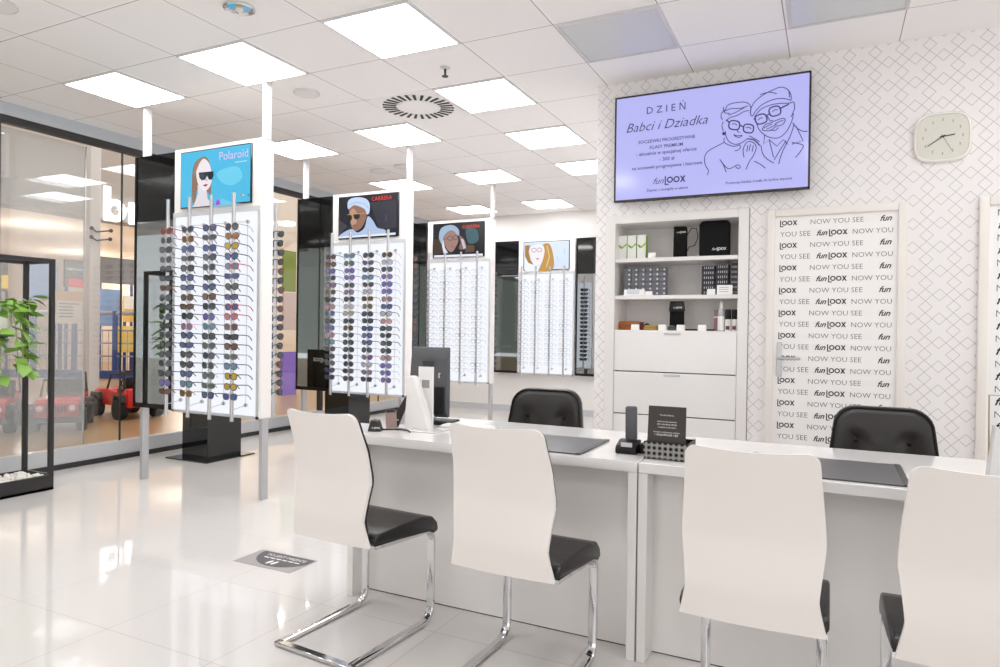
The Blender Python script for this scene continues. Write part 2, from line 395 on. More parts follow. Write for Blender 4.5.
LENS = {'k': ('grey', '#4a4e56'), 'b': ('blue', '#525f8c'), 'n': ('brown', '#6b5148'), 'p': ('violet', '#6a62a0'), 'y': ('yellow', '#b89c3c'), 'o': ('orange', '#9c6a42'),
        'm': ('mauve', '#85708c'), 'l': ('teal', '#6a8798'), 'g': ('green-grey', '#5b6664'), 't': ('tan', '#a59a86'), 'r': ('rose', '#a3808c'), 'w': ('pale grey', '#a0a5b0')}
FRM = [M('frame_black', '#1c1c20', .25), M('frame_tortoise', '#4a2f22', .25), M('frame_silver', '#9b9ba0', .25, 1.), M('frame_gold', '#b8975a', .25, 1.), M('frame_red', '#b02038', .3),
       M('frame_navy', '#2a3766', .3), M('frame_magenta', '#c24a9a', .3), M('frame_grey', '#6d7078', .3)]
LM = {k: M('lens_'+v[0].replace('-', '_').replace(' ', '_'), v[1], .06, noise=.02, spec=.8) for k, v in LENS.items()}
PROTO = []
for st in range(4):
    root = thing('sunglasses', 'sunglasses', 'sunglasses')
    fr, lens, temp = glasses_meshes(st)
    obs = [fr.build('front_frame', FRM[0], root)]
    obs += [l.build('lens', LM['k'], root) for l in lens]; obs += [x.build('temple', FRM[0], root) for x in temp]
    for o in obs: o.material_slots[0].link = 'OBJECT'; o.material_slots[0].material = FRM[0]
    PROTO.append((root, obs))
SIMPLE = []
def simple_mesh(st, thin, mats):
    fr, lens, temp = glasses_meshes(st, thin); m = MB()
    for part, idx in [(fr, 0)]+[(x, 0) for x in temp]+([] if thin else [(l, 1) for l in lens]):
        for f in part.bm.faces: f.material_index = idx
        me = bpy.data.meshes.new('tmp'); part.bm.to_mesh(me); part.bm.free(); m.bm.from_mesh(me); bpy.data.meshes.remove(me)
    o = m.build('eyeglasses' if thin else 'sunglasses', mats, None); COL.objects.unlink(o); return o
used = [False]*4
def put_sunglasses(loc, rz, st, lens, frame, label, group):
    root, obs = PROTO[st]
    if used[st]:
        r = root.copy(); COL.objects.link(r); chs = []
        for c in obs:
            d = c.copy(); COL.objects.link(d); d.parent = r; chs.append(d)
    else: r, chs = root, obs; used[st] = True
    r.location = loc; r.rotation_euler = (0, 0, rz); r['label'] = label; r['group'] = group; r['category'] = 'sunglasses'
    for c in chs: c.material_slots[0].material = LM[lens] if c.name.startswith('lens') else frame
SIMPLE_S = [simple_mesh(i, False, [FRM[i], LM[k]]) for i, k in enumerate('knbp')]
ETHIN = [M('wire_dark', '#4a4a52', .4, .3), M('wire_grey', '#8a8d96', .4, .3), M('wire_gold', '#a89a84', .4, .3), M('grey_acetate', '#a2a6b0', .3)]
SIMPLE_E = [simple_mesh(i, True, [ETHIN[i]]) for i in range(4)]
def put_simple(src, loc, rz, label, group, cat):
    o = src.copy(); COL.objects.link(o); o.location = loc; o.rotation_euler = (0, 0, rz); tag(o, label, cat, group)

def art_parent(scr, name, bmesh_, mats): return bmesh_.build(name, mats, scr, False)
class Art:
    """flat picture on a screen, traced in crop pixels and laid on the plane y=Y"""
    def __init__(s, Y, ox, oy, sc, org): s.Y, s.ox, s.oy, s.sc, s.org = Y, ox, oy, sc, Vector(org); s.mb = MB(); s.mats = []; s.lift = 0
    def P(s, x, y): p = at(s.ox+x/s.sc, s.oy+y/s.sc, Y=s.Y)-s.org; p.y -= s.lift; return p
    def _m(s, col):
        m = M('screen_'+col.strip('#'), col, .3, emis=SCR)
        if m not in s.mats: s.mats.append(m)
        s.mb.mi = s.mats.index(m); s.lift += .00012
    def fill(s, col, *pts): s._m(col); s.mb.poly([s.P(*p) for p in pts])
    def line(s, col, w, *pts, closed=False): s._m(col); s.mb.ribbon([s.P(*p) for p in pts], w, closed)
    def oval(s, col, cx, cy, rx, ry, w=None, rot=0.):
        pts = [(cx+rx*math.cos(a)*math.cos(rot)-ry*math.sin(a)*math.sin(rot), cy+rx*math.cos(a)*math.sin(rot)+ry*math.sin(a)*math.cos(rot)) for a in [2*PI*i/20 for i in range(20)]]
        if w: s.line(col, w, *pts, closed=True)
        else: s.fill(col, *pts)
    def text(s, col, body, x0, x1, y, **k):
        s._m(col); a, b = s.P(x0, y), s.P(x1, y)
        a = s.P((x0+x1)/2, y); s.mb.text(body, wallplane(a.x, a.y, a.z), width=abs(b.x-s.P(x0, y).x), **k)
    def build(s, parent): return s.mb.build('screen_picture', s.mats, parent, False, keep=False)

def smooth(pts, n=4, closed=False):
    out = []; N = len(pts)
    for i in range(N if closed else N-1):
        g = lambda j: pts[j % N] if closed else pts[max(0, min(N-1, j))]
        a, b, c, d = g(i-1), g(i), g(i+1), g(i+2)
        for k in range(n):
            t = k/n
            out.append(tuple(.5*(2*b[q]+(c[q]-a[q])*t+(2*a[q]-5*b[q]+4*c[q]-d[q])*t*t+(3*b[q]-a[q]-3*c[q]+d[q])*t**3) for q in (0, 1)))
    if not closed: out.append(pts[-1])
    return out

def ad_woman(Y, org):
    a = Art(Y, 175, 140, 8.894, org)
    a.fill('#6cc0e0', (330, 595), (420, 520), (520, 560), (600, 565)); a.fill('#66c6e4', *smooth([(370, 300), (450, 250), (560, 240), (600, 330), (520, 400), (420, 380)], 4, True))
    a.fill('#8a6b58', *smooth([(245, 152), (195, 180), (165, 235), (155, 300), (150, 400), (148, 480), (158, 560), (190, 560), (188, 480), (215, 430), (300, 470), (300, 505), (318, 480), (322, 420), (318, 260), (300, 180), (270, 150)], 3, True))
    a.fill('#d9d2da', (200, 400), (205, 480), (165, 585), (140, 600), (335, 582), (290, 520), (280, 445))
    a.fill('#e6dde2', *smooth([(255, 165), (215, 215), (190, 280), (195, 350), (210, 400), (240, 440), (270, 452), (300, 430), (320, 390), (330, 340), (320, 260), (300, 200)], 3, True))
    a.fill('#9a7a62', (172, 235), (200, 185), (240, 160), (215, 215), (190, 280), (180, 330), (166, 300))
    a.fill('#1d2433', (212, 290), (342, 278), (346, 315), (330, 352), (302, 354), (286, 318), (272, 352), (238, 360), (218, 335))
    a.fill('#3b4658', (222, 305), (262, 300), (266, 325), (240, 345)); a.fill('#c8b8c2', (275, 330), (296, 362), (270, 370)); a.fill('#9a2560', (250, 402), (275, 391), (295, 395), (280, 412), (262, 413))
    a.fill('#a03ad0', (362, 580), (368, 540), (390, 530), (405, 560), (396, 578))
    for x, c in ((585, '#b07a55'), (610, '#b8c8a0'), (655, '#3a6a80')): a.oval(c, x, 490, 9, 9)
    a.text('#c9b8e0', 'Polaroid', 395, 650, 165); a.line('#bcd0e8', .006, (535, 198), (640, 185))
    return a
def ad_man(Y, org):
    a = Art(Y, 280, 160, 7.093, org)
    a.fill('#30303c', (640, 300), (825, 280), (825, 480), (700, 490)); a.fill('#4a4a60', (745, 390), (758, 390), (755, 440), (748, 440)); a.fill('#3a3a44', (415, 420), (480, 470), (430, 520), (415, 540))
    a.fill('#a9bedd', *smooth([(425, 550), (450, 515), (510, 490), (550, 515), (600, 480), (622, 400), (660, 430), (690, 480), (745, 495), (735, 525), (600, 540)], 3, True))
    a.fill('#8f6a5a', *smooth([(492, 350), (492, 385), (495, 430), (515, 490), (545, 502), (580, 478), (605, 430), (615, 380), (600, 345), (560, 328), (520, 322)], 3, True))
    a.fill('#b8907c', *smooth([(500, 360), (498, 420), (515, 470), (540, 450), (545, 380), (525, 345)], 3, True))
    a.fill('#bdd0ea', *smooth([(485, 350), (481, 300), (505, 273), (560, 264), (610, 275), (636, 310), (634, 372), (616, 386), (602, 350), (560, 328), (520, 322)], 3, True))
    a.line('#8ba2c4', .006, (492, 318), (540, 300), (600, 310), (630, 345))
    a.fill('#1c1a1e', (480, 396), (505, 388), (513, 410), (500, 440), (486, 436)); a.fill('#2a2420', (520, 386), (566, 384), (566, 408), (547, 424), (526, 416)); a.line('#c09a60', .006, (478, 388), (520, 384), (570, 380), (606, 376))
    a.fill('#7a4a48', (512, 462), (530, 458), (545, 464), (530, 471))
    a.fill('#dfe4f4', (415, 545), (820, 514), (820, 530), (415, 556)); a.text('#d83a2c', 'CARRERA', 650, 795, 284, offset=.01)
    return a
def ad_hood(Y, org):
    a = Art(Y, 400, 200, 8.333, org)
    a.fill('#3d5c64', *smooth([(550, 235), (640, 250), (650, 340), (570, 360)], 4, True)); a.fill('#44342c', (280, 330), (340, 320), (360, 440), (285, 455)); a.fill('#5a4634', (540, 370), (620, 380), (620, 430), (545, 440))
    a.fill('#d9dbe6', (355, 300), (375, 400), (400, 440), (365, 450), (350, 380))
    a.fill('#9ab0c6', *smooth([(325, 300), (340, 240), (390, 212), (450, 212), (490, 250), (488, 300), (440, 255), (390, 272), (362, 315), (352, 370), (332, 340)], 3, True))
    a.fill('#9a7a70', *smooth([(365, 320), (390, 275), (440, 256), (475, 290), (486, 340), (465, 392), (435, 432), (402, 422), (377, 380)], 3, True))
    a.fill('#7f5f58', *smooth([(490, 290), (530, 320), (552, 370), (530, 412), (490, 404), (505, 350)], 3, True)); a.fill('#c4bcd0', (505, 320), (530, 330), (550, 400), (530, 410))
    a.oval('#1c1620', 418, 318, 22, 18, .006); a.oval('#1c1620', 464, 312, 18, 17, .006); a.line('#1c1620', .006, (372, 330), (396, 318)); a.fill('#b05a70', (418, 388), (445, 380), (462, 386), (440, 398))
    a.fill('#e0e2f0', (285, 462), (690, 446), (690, 466), (285, 480)); a.text('#d8482e', 'CARRERA', 520, 665, 232, offset=.01)
    return a
def ad_blonde(Y, org):
    a = Art(Y, 490, 200, 8.333, org)
    a.fill('#e9eef4', (292, 440), (340, 500), (420, 560), (420, 592), (292, 596))
    a.fill('#c59a5c', *smooth([(440, 374), (495, 366), (525, 450), (532, 560), (480, 590), (405, 590), (425, 540), (450, 450)], 3, True)); a.fill('#b08448', (292, 380), (335, 376), (322, 430), (338, 500), (365, 540), (320, 525), (292, 470))
    a.fill('#efe9ec', *smooth([(333, 430), (345, 390), (390, 372), (440, 378), (455, 430), (432, 520), (400, 542), (352, 502)], 3, True)); a.line('#e0c48c', .02, (475, 380), (495, 470), (470, 560))
    a.oval('#4a4a86', 366, 418, 20, 16, .006); a.oval('#4a4a86', 412, 416, 20, 16, .006); a.fill('#d07a98', (380, 488), (400, 484), (412, 490), (396, 500)); a.line('#a8b8da', .008, (560, 470), (570, 520)); a.line('#8fa2cc', .006, (618, 400), (622, 450))
    return a
SCREENBG = ['#4ab4dc', '#20222c', '#23242b', '#cfdcee']

def display_stand(idx, cx, yf, label, ad, mirror=(-.935, -.487), wall=False, bare=False):
    """double sided sunglasses stand; local y=0 is the front face of the panel"""
    t = thing('display_stand', label, 'display stand', (cx, yf, 0), 0, 'eyewear display stands')
    dz = 0; yb = .12
    b = MB(); b.box(-.449, .449, 0, yb, .585, 2.588, .004, 1)
    if not wall: b.box(.449, .452, .01, yb-.01, .6, 2.57)
    b.build('panel_body', white, t)
    MB().box(-.425, .425, -.006, .0, .605, 2.07).build('light_panel', litp, t)
    s_ = MB(); s_.box(-.445, .445, -.012, 0, 2.07, 2.105); s_.box(-.449, -.425, -.008, 0, .585, 2.07); s_.box(.425, .449, -.008, 0, .585, 2.07); s_.box(-.449, .449, -.008, 0, .585, .605); s_.build('light_panel_edge', lgrey, t, False)
    scr = MB().box(-.366, .366, -.014, 0, 2.13, 2.558, .003, 1).build('screen', blackg, t)
    MB().box(-.357, .357, -.0155, -.0145, 2.139, 2.549).build('screen_glow', M('screen_bg_%d' % idx, SCREENBG[idx], .25, emis=SCR), scr)
    ad(yf-.0158, (cx, yf, 0)).build(scr)
    # mirror with a black glass head
    m0, m1 = mirror
    mb_ = MB(); mb_.box(m0, m1, .03, .055, .59, 2.585); mi = mb_.build('mirror_backing', blackg, t)
    MB().box(m0+.018, m1, .024, .03, .625, 2.065).build('mirror', mirrorm, mi); MB().box(m0, m1, .026, .03, 2.067, 2.585).build('black_glass', blackg, mi)
    rim = MB(); rim.box(m0, m0+.016, .018, .03, .59, 2.585); rim.box(m0, m1, .018, .03, .59, .622); rim.build('mirror_rim', blackp, mi, False)
    for rx in RODX:
        r = MB(); r.cyl((rx, -.14, .578), (rx, -.14, 2.178), .013, n=12); r.build('rod', alu, t)
        for z in (.68, 1.995):
            q = MB(); q.cyl((rx, -.02, z), (rx, -.006, z), .014, n=10); q.tube([(rx, -.127, z-.02), (rx, -.07, z-.01), (rx, -.015, z)], .003, 5); q.build('rod_bracket', alu, t)
        MB().cyl((rx, -.014, .68), (rx, -.014, 1.995), .002, n=5).build('wire', alu, t)
        if not wall: MB().cyl((rx, yb+.14, .578), (rx, yb+.14, 2.178), .013, n=12).build('rod', alu, t)
    if not wall:
        MB().box(-.425, .425, yb, yb+.006, .605, 2.07).build('light_panel', litp, t)
        for x in (-.885, .437):
            ya, yb_ = (.058, .118) if x < 0 else (.03, .09)
            MB().box(x-.016, x+.016, ya, yb_, 0, .586, .002, 1).build('post', postg, t, False)
            MB().box(x-.016, x+.016, ya, yb_, 2.588, 3., .002, 1).build('post', postw, t, False)
            if x < 0: MB().box(x-.016, x+.016, ya, yb_, .586, 2.588).build('post', postw, t, False)
    return t
CX1 = -4.096
STANDS = [(CX1, 3.57, 'tall white sunglasses stand with a sky-blue screen on top', ad_woman), (CX1-.02, 5.43, 'tall white sunglasses stand with a white-capped man on screen', ad_man),
          (CX1-.05, 7.28, 'tall white eyeglasses stand with a hooded face on screen', ad_hood)]
for i, (cx, yf, l, ad) in enumerate(STANDS): display_stand(i, cx, yf, l, ad)
display_stand(3, -3.79, 9.27, 'white eyeglasses panel on the end wall with a blonde woman on screen', ad_blonde, (-.9, -.455), True)
display_stand(3, -2.395, 9.27, 'white eyeglasses panel on the end wall half hidden by the papered corner', ad_blonde, (-.93, -.487), True)

COLN = ['column beside the mirror', 'second column from the mirror', 'third column from the mirror', 'column beside the plain edge']
U1 = ['nkkkkknkkkkkkkkkpn', 'knbkkbbnnkmbbkkbln', 'bkbgkkbnkplkgkkggb', 'koyblbgbbrnkngly yb'.replace(' ', '')]
U2 = ['nnpkmkkrbkprlkkgkk', 'lgppkmkwtknkkkkkkk', 'kbklkwkgkkbbbkpwmk', 'kwkpppmbwrkkkkrppp']
FR1 = {(3, 8): 4, (3, 4): 4, (3, 9): 4, (1, 10): 6, (3, 12): 1, (0, 0): 4, (0, 6): 1, (2, 7): 1, (1, 1): 3, (1, 17): 3}
DZ = (1.942-.753)/17
for ui, (tab, sname) in enumerate(((U1, 'stand with sky-blue screen'), (U2, 'stand with white-capped man'))):
    cx, yf = STANDS[ui][:2]
    for c in range(4):
        for r in range(18):
            k = tab[c][r]; rnd = random.Random(ui*1000+c*50+r)
            st = rnd.choice((0, 0, 1, 2, 3)) if ui == 0 else rnd.choice((1, 1, 2, 0))
            fr = FRM[FR1[(c, r)]] if ui == 0 and (c, r) in FR1 else FRM[rnd.choice((0, 0, 0, 1, 2, 5, 7) if ui == 0 else (0, 0, 2, 3, 7, 5))]
            put_sunglasses((cx+RODX[c]+rnd.uniform(-.004, .004), yf-.157, 1.942-DZ*r+rnd.uniform(-.003, .003)), rnd.uniform(-.10, .06), st, k, fr,
                           '%s-lensed sunglasses, %s down the %s, %s' % (LENS[k][0].replace(' ', '-'), ORD[r], COLN[c], sname), 'sunglasses hung on the display stands')
for ui in range(3):
    cx, yf = STANDS[ui][:2]; nm = ('sky-blue screen', 'white-capped man', 'hooded face')[ui]
    for r in range(18):
        rnd = random.Random(9000+ui*40+r)
        lab = '%s, %s down the rear of the stand with the %s' % ('sunglasses' if ui < 2 else 'eyeglasses', ORD[r], nm)
        loc = (cx+RODX[3]+rnd.uniform(.0, .006), yf+.12+.157, 1.942-DZ*r)
        put_simple(SIMPLE_S[rnd.choice((0, 0, 0, 1))], loc, PI+rnd.uniform(-.1, .1), lab.replace('eyeglasses', 'sunglasses'), 'sunglasses hung on the display stands', 'sunglasses')
for ui, cols in ((2, 4), (3, 4), (4, 1)):
    cx, yf, nm = (STANDS[2][0], 7.28, 'stand with the hooded face') if ui == 2 else (-3.79, 9.27, 'panel with the blonde woman') if ui == 3 else (-2.395, 9.27, 'panel by the papered corner')
    for c in range(cols):
        for r in range(18):
            rnd = random.Random(5000+ui*300+c*40+r)
            put_simple(SIMPLE_E[rnd.choice((0, 1, 2, 3, 3)) if ui < 4 and c else 0], (cx+RODX[c], yf-.157, 1.942-DZ*r), rnd.uniform(-.1, .06),
                       'thin-rimmed eyeglasses, %s down the %s, %s' % (ORD[r], COLN[c], nm), 'eyeglasses hung on the display stands', 'eyeglasses')

# black pedestals with the shop's name behind the stands
for x0, x1, y0, y1, h, l in ((-5.48, -5.14, 4.415, 4.81, .98, 'black glossy display pedestal on a base plate behind the sky-blue screen stand'), (-5.3, -4.95, 6.2, 6.6, .98, 'black glossy display pedestal behind the stand with the white-capped man')):
    mx, my = (x0+x1)/2, (y0+y1)/2
    t = thing('display_pedestal', l, 'pedestal', (mx, my, 0), 0, 'black display pedestals'); hx, hy = (x1-x0)/2, (y1-y0)/2
    MB().box(-hx, hx, -hy, hy, .012, h, .003, 1).build('pedestal_body', blackg, t); MB().box(-hx-.1, hx+.1, -hy-.1, hy+.08, 0, .012).build('base_plate', blackg, t)
    q = MB(); q.logo(plane((.06, hy+.002, h-.13), (-1, 0, 0), (0, 0, 1)), .042); q.build('lettering', paper, t, False, keep=False)
    q = MB(); q.box(-hx, hx, -hy, hy, h, h+.006); q.build('top_plate', blackg, t)
t = thing('floor_sticker', 'grey rectangular sticker with footprints on the white floor tiles', 'floor sticker', (-2.639, 2.714, 0))
MB().box(-.196, .196, -.105, .105, .0005, .0015).build('base_sheet', M('sticker_grey', '#a3a0a0', .5), t)
q = MB(); P = [(.185*math.cos(a)+.02, .095+.175*math.sin(a)) for a in [PI+PI*i/24 for i in range(25)]]
q.poly([(min(x, .19), max(y, -.1), .0018) for x, y in P]); q.build('dark_half_disc', M('sticker_dark', '#57555a', .5), t, False, keep=False)
q = MB(); q.text('TO JEST MIEJSCE', plane((.02, .045, .0021), (1, 0, 0), (0, 1, 0)), width=.27); q.N = Vector((0, 0, 1))
for i in range(6): q.ribbon([(-.1+i*.042, .02, .0021), (-.1+i*.042+.034, .02, .0021)], .01)
for x in (-.012, .022):
    q.poly([(x+.011*math.cos(a)+.012*math.sin(a)*.3, -.032+.026*math.sin(a), .0021) for a in [2*PI*i/14 for i in range(14)]])
q.build('lettering', paper, t, False, keep=False)
# ================================================================== TELEVISION
TY = 4.60
t = thing('television', 'wide wall-mounted television with a lilac advert of a drawn elderly couple', 'television', (-.755, TY, 2.145))
org = Vector((-.755, TY, 2.145))
MB().box(-.622, .622, 0, .035, 0, .727, .004, 1).build('casing', blackp, t)
scr = MB().box(-.611, .611, -.002, 0, .012, .716).build('screen', M('tv_lilac', '#bcbdfb', .12, emis=.86*SCR, noise=0), t)
f = MB(); f.box(-.622, .622, -.006, 0, .716, .727); f.box(-.622, .622, -.006, 0, 0, .012); f.box(-.622, -.611, -.006, 0, 0, .727); f.box(.611, .622, -.006, 0, 0, .727); f.build('bezel', darkm, t, False)
MB().box(-.02, .02, -.008, 0, -.008, .004).build('badge', grey, t); MB().box(-.2, .2, .035, .078, .2, .5).build('wall_bracket', blackp, t)
class TvArt(Art):
    def _m(s, col): s.lift = .0006; m = M('tv_ink', '#2b2450', .5, emis=.9); s.mats = [m]; s.mb.mi = 0
a = TvArt(TY-.0025, 600, 75, 5.339, org); I = '#2b2450'
def tvtext(body, x0, x1, y, **k):
    a._m(I); p0, p1 = a.P(x0, y), a.P(x1, y); c = (p0+p1)/2
    a.mb.text(body, wallplane(c.x, c.y, (a.P((x0+x1)/2, y)).z), width=p1.x-p0.x, **k); a.mb.build('text_lettering', a.mats, scr, False, keep=False); a.mb = MB()
tvtext('DZIEŃ', 250, 456, 196, space=1.55); tvtext('Babci i Dziadka', 142, 575, 284, shear=.35, offset=-.005)
tvtext('SOCZEWKI PROGRESYWNE', 205, 508, 352, offset=.012); tvtext('KLASY PREMIUM', 266, 442, 386, offset=.012); tvtext('- aktualnie w specjalnej ofercie', 194, 516, 418, offset=.012); tvtext('- 300 zł', 318, 398, 455, offset=.012)
tvtext('na soczewki progresywne i biurowe', 172, 545, 492, offset=.012); tvtext('Zapytaj o szczegóły w salonie', 248, 470, 614, offset=.012)
p = a.P(345, 578); a.mb.logo(wallplane(p.x, p.y, p.z), .042)
a.mb.build('screen_logo', a.mats, scr, False, keep=False); a.mb = MB()
a.ox = 700
tvtext('Promocja będzie trwała do końca stycznia', 138, 492, 570, offset=.012)
def L(*pts, w=.0052, closed=False, sm=4): a.line(I, w, *(smooth(list(pts), sm, closed) if sm else pts), closed=closed)
L((120, 240), (112, 220), (118, 200), (135, 185), (150, 160), (190, 148), (235, 145), (262, 155), (272, 180), (268, 205)); L((128, 195), (165, 180), (215, 178), (255, 165)); L((140, 245), (160, 228), (200, 215), (235, 195), (262, 190))
L((150, 215), (190, 200), (240, 172)); L((125, 170), (130, 200), (160, 205)); L((125, 250), (117, 270), (125, 300)); L((135, 300), (140, 330), (155, 355), (185, 370), (215, 365), (240, 350), (255, 340))
L((130, 335), (130, 360), (165, 378), (190, 380), (212, 372)); L((212, 372), (215, 390), (200, 402), (185, 405)); L((130, 360), (80, 385), (40, 410), (25, 440), (28, 480), (45, 510), (38, 535))
L((105, 450), (125, 480), (140, 520)); L((105, 450), (150, 500), (200, 480), (215, 490), (205, 500), (190, 490)); L((235, 440), (230, 400), (245, 365), (265, 355), (290, 365), (300, 390), (285, 430), (265, 460), (245, 505))
L((255, 375), (250, 410)); L((270, 370), (262, 405)); L((285, 375), (278, 410)); L((290, 460), (320, 475), (350, 498)); L((250, 340), (290, 348), (320, 378), w=.008); L((262, 325), (300, 345), (318, 357))
L((180, 318), (200, 325), (225, 322), (210, 333), (190, 328), (180, 318)); L((205, 285), (200, 302), (212, 306)); L((170, 264), (185, 260), (200, 268)); L((245, 282), (260, 279), (275, 288))
a.oval(I, 127, 313, 9, 9)
def rr(cx, cy, rx, ry, rot):
    return [(cx+(rx*abs(math.cos(q))**.7*math.copysign(1, math.cos(q)))*math.cos(rot)-(ry*abs(math.sin(q))**.7*math.copysign(1, math.sin(q)))*math.sin(rot),
             cy+(rx*abs(math.cos(q))**.7*math.copysign(1, math.cos(q)))*math.sin(rot)+(ry*abs(math.sin(q))**.7*math.copysign(1, math.sin(q)))*math.cos(rot)) for q in [2*PI*i/22 for i in range(22)]]
for g in ((183, 268, 29, 24, .12), (259, 286, 27, 23, .12), (326, 235, 31, 25, -.3), (400, 193, 31, 25, -.3)): a.line(I, .0085, *rr(*g), closed=True)
L((211, 268), (232, 276), w=.008); L((156, 252), (138, 240), w=.008); L((354, 217), (371, 208), w=.008); L((430, 178), (475, 155), w=.009); L((298, 240), (288, 232), w=.009)
L((270, 210), (272, 180), (295, 140), (340, 105), (390, 80), (430, 65), (465, 75), (485, 105), (485, 135), (470, 130), (430, 125), (380, 135), (330, 160), (295, 195), (280, 220), (270, 210)); L((320, 105), (370, 92), (410, 100)); L((475, 85), (478, 120))
L((485, 150), (400, 155), (330, 180), (290, 222)); L((310, 242), (322, 230), (335, 230)); L((385, 197), (400, 186), (415, 186)); L((360, 220), (375, 245), (390, 240))
L((330, 292), (350, 265), (380, 255), (400, 245), (440, 232), (455, 240), (440, 265), (405, 275), (380, 295), (350, 298), (330, 292)); L((340, 285), (365, 270), (385, 262)); L((400, 262), (425, 248), (445, 243)); L((355, 290), (380, 278), (410, 262)); L((375, 292), (400, 296), (420, 280))
L((480, 150), (500, 145), (505, 175), (495, 205), (485, 225)); L((300, 250), (315, 290), (345, 320), (380, 335), (420, 335), (455, 310), (480, 270), (495, 230), (498, 205))
L((495, 255), (520, 285), (550, 300), (575, 300)); L((495, 255), (500, 270), (480, 330), (440, 410), (420, 475)); L((512, 272), (550, 350), (490, 370), sm=0); L((490, 360), (550, 375), (535, 410), (510, 440))
L((345, 322), (340, 370), (370, 345), (410, 380), (445, 345), (468, 370), sm=0); L((393, 440), (370, 350)); L((395, 455), (428, 400), (460, 350)); L((325, 375), (335, 420), (360, 450), (395, 470))
a.mb.build('screen_line_drawing', a.mats, scr, False, keep=False)

# ================================================================== WALL CLOCK
t = thing('wall_clock', 'white rounded-square wall clock with thin hands on the diamond wallpaper', 'clock', (.563, 4.68, 2.40))
SQ = lambda r, e=.55: [(r*abs(math.cos(q))**e*math.copysign(1, math.cos(q)), r*abs(math.sin(q))**e*math.copysign(1, math.sin(q))) for q in [2*PI*(i+.5)/48 for i in range(48)]]
b = MB(); b.rings([[(x, y, z) for x, z in SQ(r)] for r, y in ((.142, -.001), (.144, -.02), (.138, -.034), (.130, -.036), (.127, -.030))]); b.build('case', M('clock_case', '#f0ece6', .12), t)
b = MB(); b.poly([(x, -.0312, z) for x, z in SQ(.126)]); b.build('dial', M('clock_dial', '#f5efe4', .3), t, False)
b = MB()
for k in range(12):
    q = PI/6*k; r0 = .098; b.box(r0*math.sin(q)-.003, r0*math.sin(q)+.003, -.033, -.0315, r0*math.cos(q)-.008, r0*math.cos(q)+.008)
b.build('hour_mark', M('clock_mark', '#bfb6a8', .4), t)
for nm, ang, ln, wd in (('hour_hand', 83, .06, .006), ('minute_hand', 236, .09, .0045), ('second_hand', 152, .1, .002)):
    q = math.radians(ang); b = MB(); b.ribbon([(-.015*math.sin(q), -.0345, -.015*math.cos(q)), (ln*math.sin(q), -.0345, ln*math.cos(q))], wd); b.build(nm, inkb, t, False)
MB().cyl((0, -.037, 0), (0, -.031, 0), .006, n=12).build('hub', inkb, t)
MB().prism(SQ(.128), lambda x, z, d: (x, d, z), -.0385, -.037).build('cover_glass', clear, t)

# ================================================================== DOORS
DY = 4.68
def door(name, x0, x1, top, label, rows, handle=True):
    t = thing(name, label, 'door', (0, DY, 0)); t['kind'] = 'structure'
    fw = .048
    f = MB()
    for a_, b_, z0, z1 in ((x0, x0+fw, 0, top), (x1-fw, x1, 0, top), (x0+fw, x1-fw, top-fw, top)): f.box(a_, b_, -.035, .0, z0, z1, .006, 2)
    f.build('door_frame', M('door_frame_cream', '#ebe6e0', .3), t)
    MB().box(x0+fw, x1-fw, -.014, 0, .005, top-fw).build('door_leaf', M('door_leaf_white', '#f4f2f1', .4), t)
    q = MB(); g = MB(); Y = DY-.0148; per = .1427
    for i in range(14):
        zA = rows[0]-i*per; zB = zA-per/2
        for kind, z in (('A', zA), ('B', zB)):
            if z < .06: continue
            for what, xa, xb in rows[1][kind]:
                if what == 'Loox': q.loox(wallplane(xa, -.0148, z), (xb-xa)/3.3)
                elif what == 'fun': q.text('fun', wallplane(xa, -.0148, z), width=xb-xa, align='L', shear=.42, offset=.02)
                else: g.text(what, wallplane(xa, -.0148, z), width=xb-xa, align='L', offset=-.012)
    q.build('logo_lettering', inkb, t, False, keep=False); g.build('slogan_lettering', ink, t, False, keep=False)
    if handle:
        h = MB(); h.box(x0+fw+.02, x0+fw+.05, -.022, -.014, .97, 1.19, .003, 1); h.tube([(x0+fw+.035, -.02, 1.09), (x0+fw+.035, -.06, 1.09), (x0+fw+.06, -.065, 1.09), (x0+fw+.16, -.065, 1.09)], .009, 10); h.build('door_handle', alu, t)
    return t
DX = lambda zx: at(770+zx/7.143, 225, Y=DY-.0148).x
z1 = at(784, 210+112/7.143, Y=DY-.0148).z
rows = {'A': [('Loox', DX(72), DX(195)), ('NOW YOU SEE', DX(290), DX(668)), ('fun', DX(785), DX(872))], 'B': [('YOU SEE', DX(75), DX(290)), ('fun', DX(333), DX(412)), ('Loox', DX(422), DX(555)), ('NOW YOU', DX(592), DX(880))]}
door('door_1', -.379, .397, 2.037, 'white door covered in repeated slogan lettering, between cabinet and office chair', (z1, rows))
rows2 = {'A': [('fun', .835, .92), ('Loox', .93, 1.05), ('NOW YOU', 1.09, 1.34)], 'B': [('NOW YOU SEE', .835, 1.2), ('fun', 1.27, 1.35)]}
door('door_2', .747, 1.52, 2.037, 'white slogan-covered door cut off at the photo edge beyond the clock', (2.0, rows2), False)

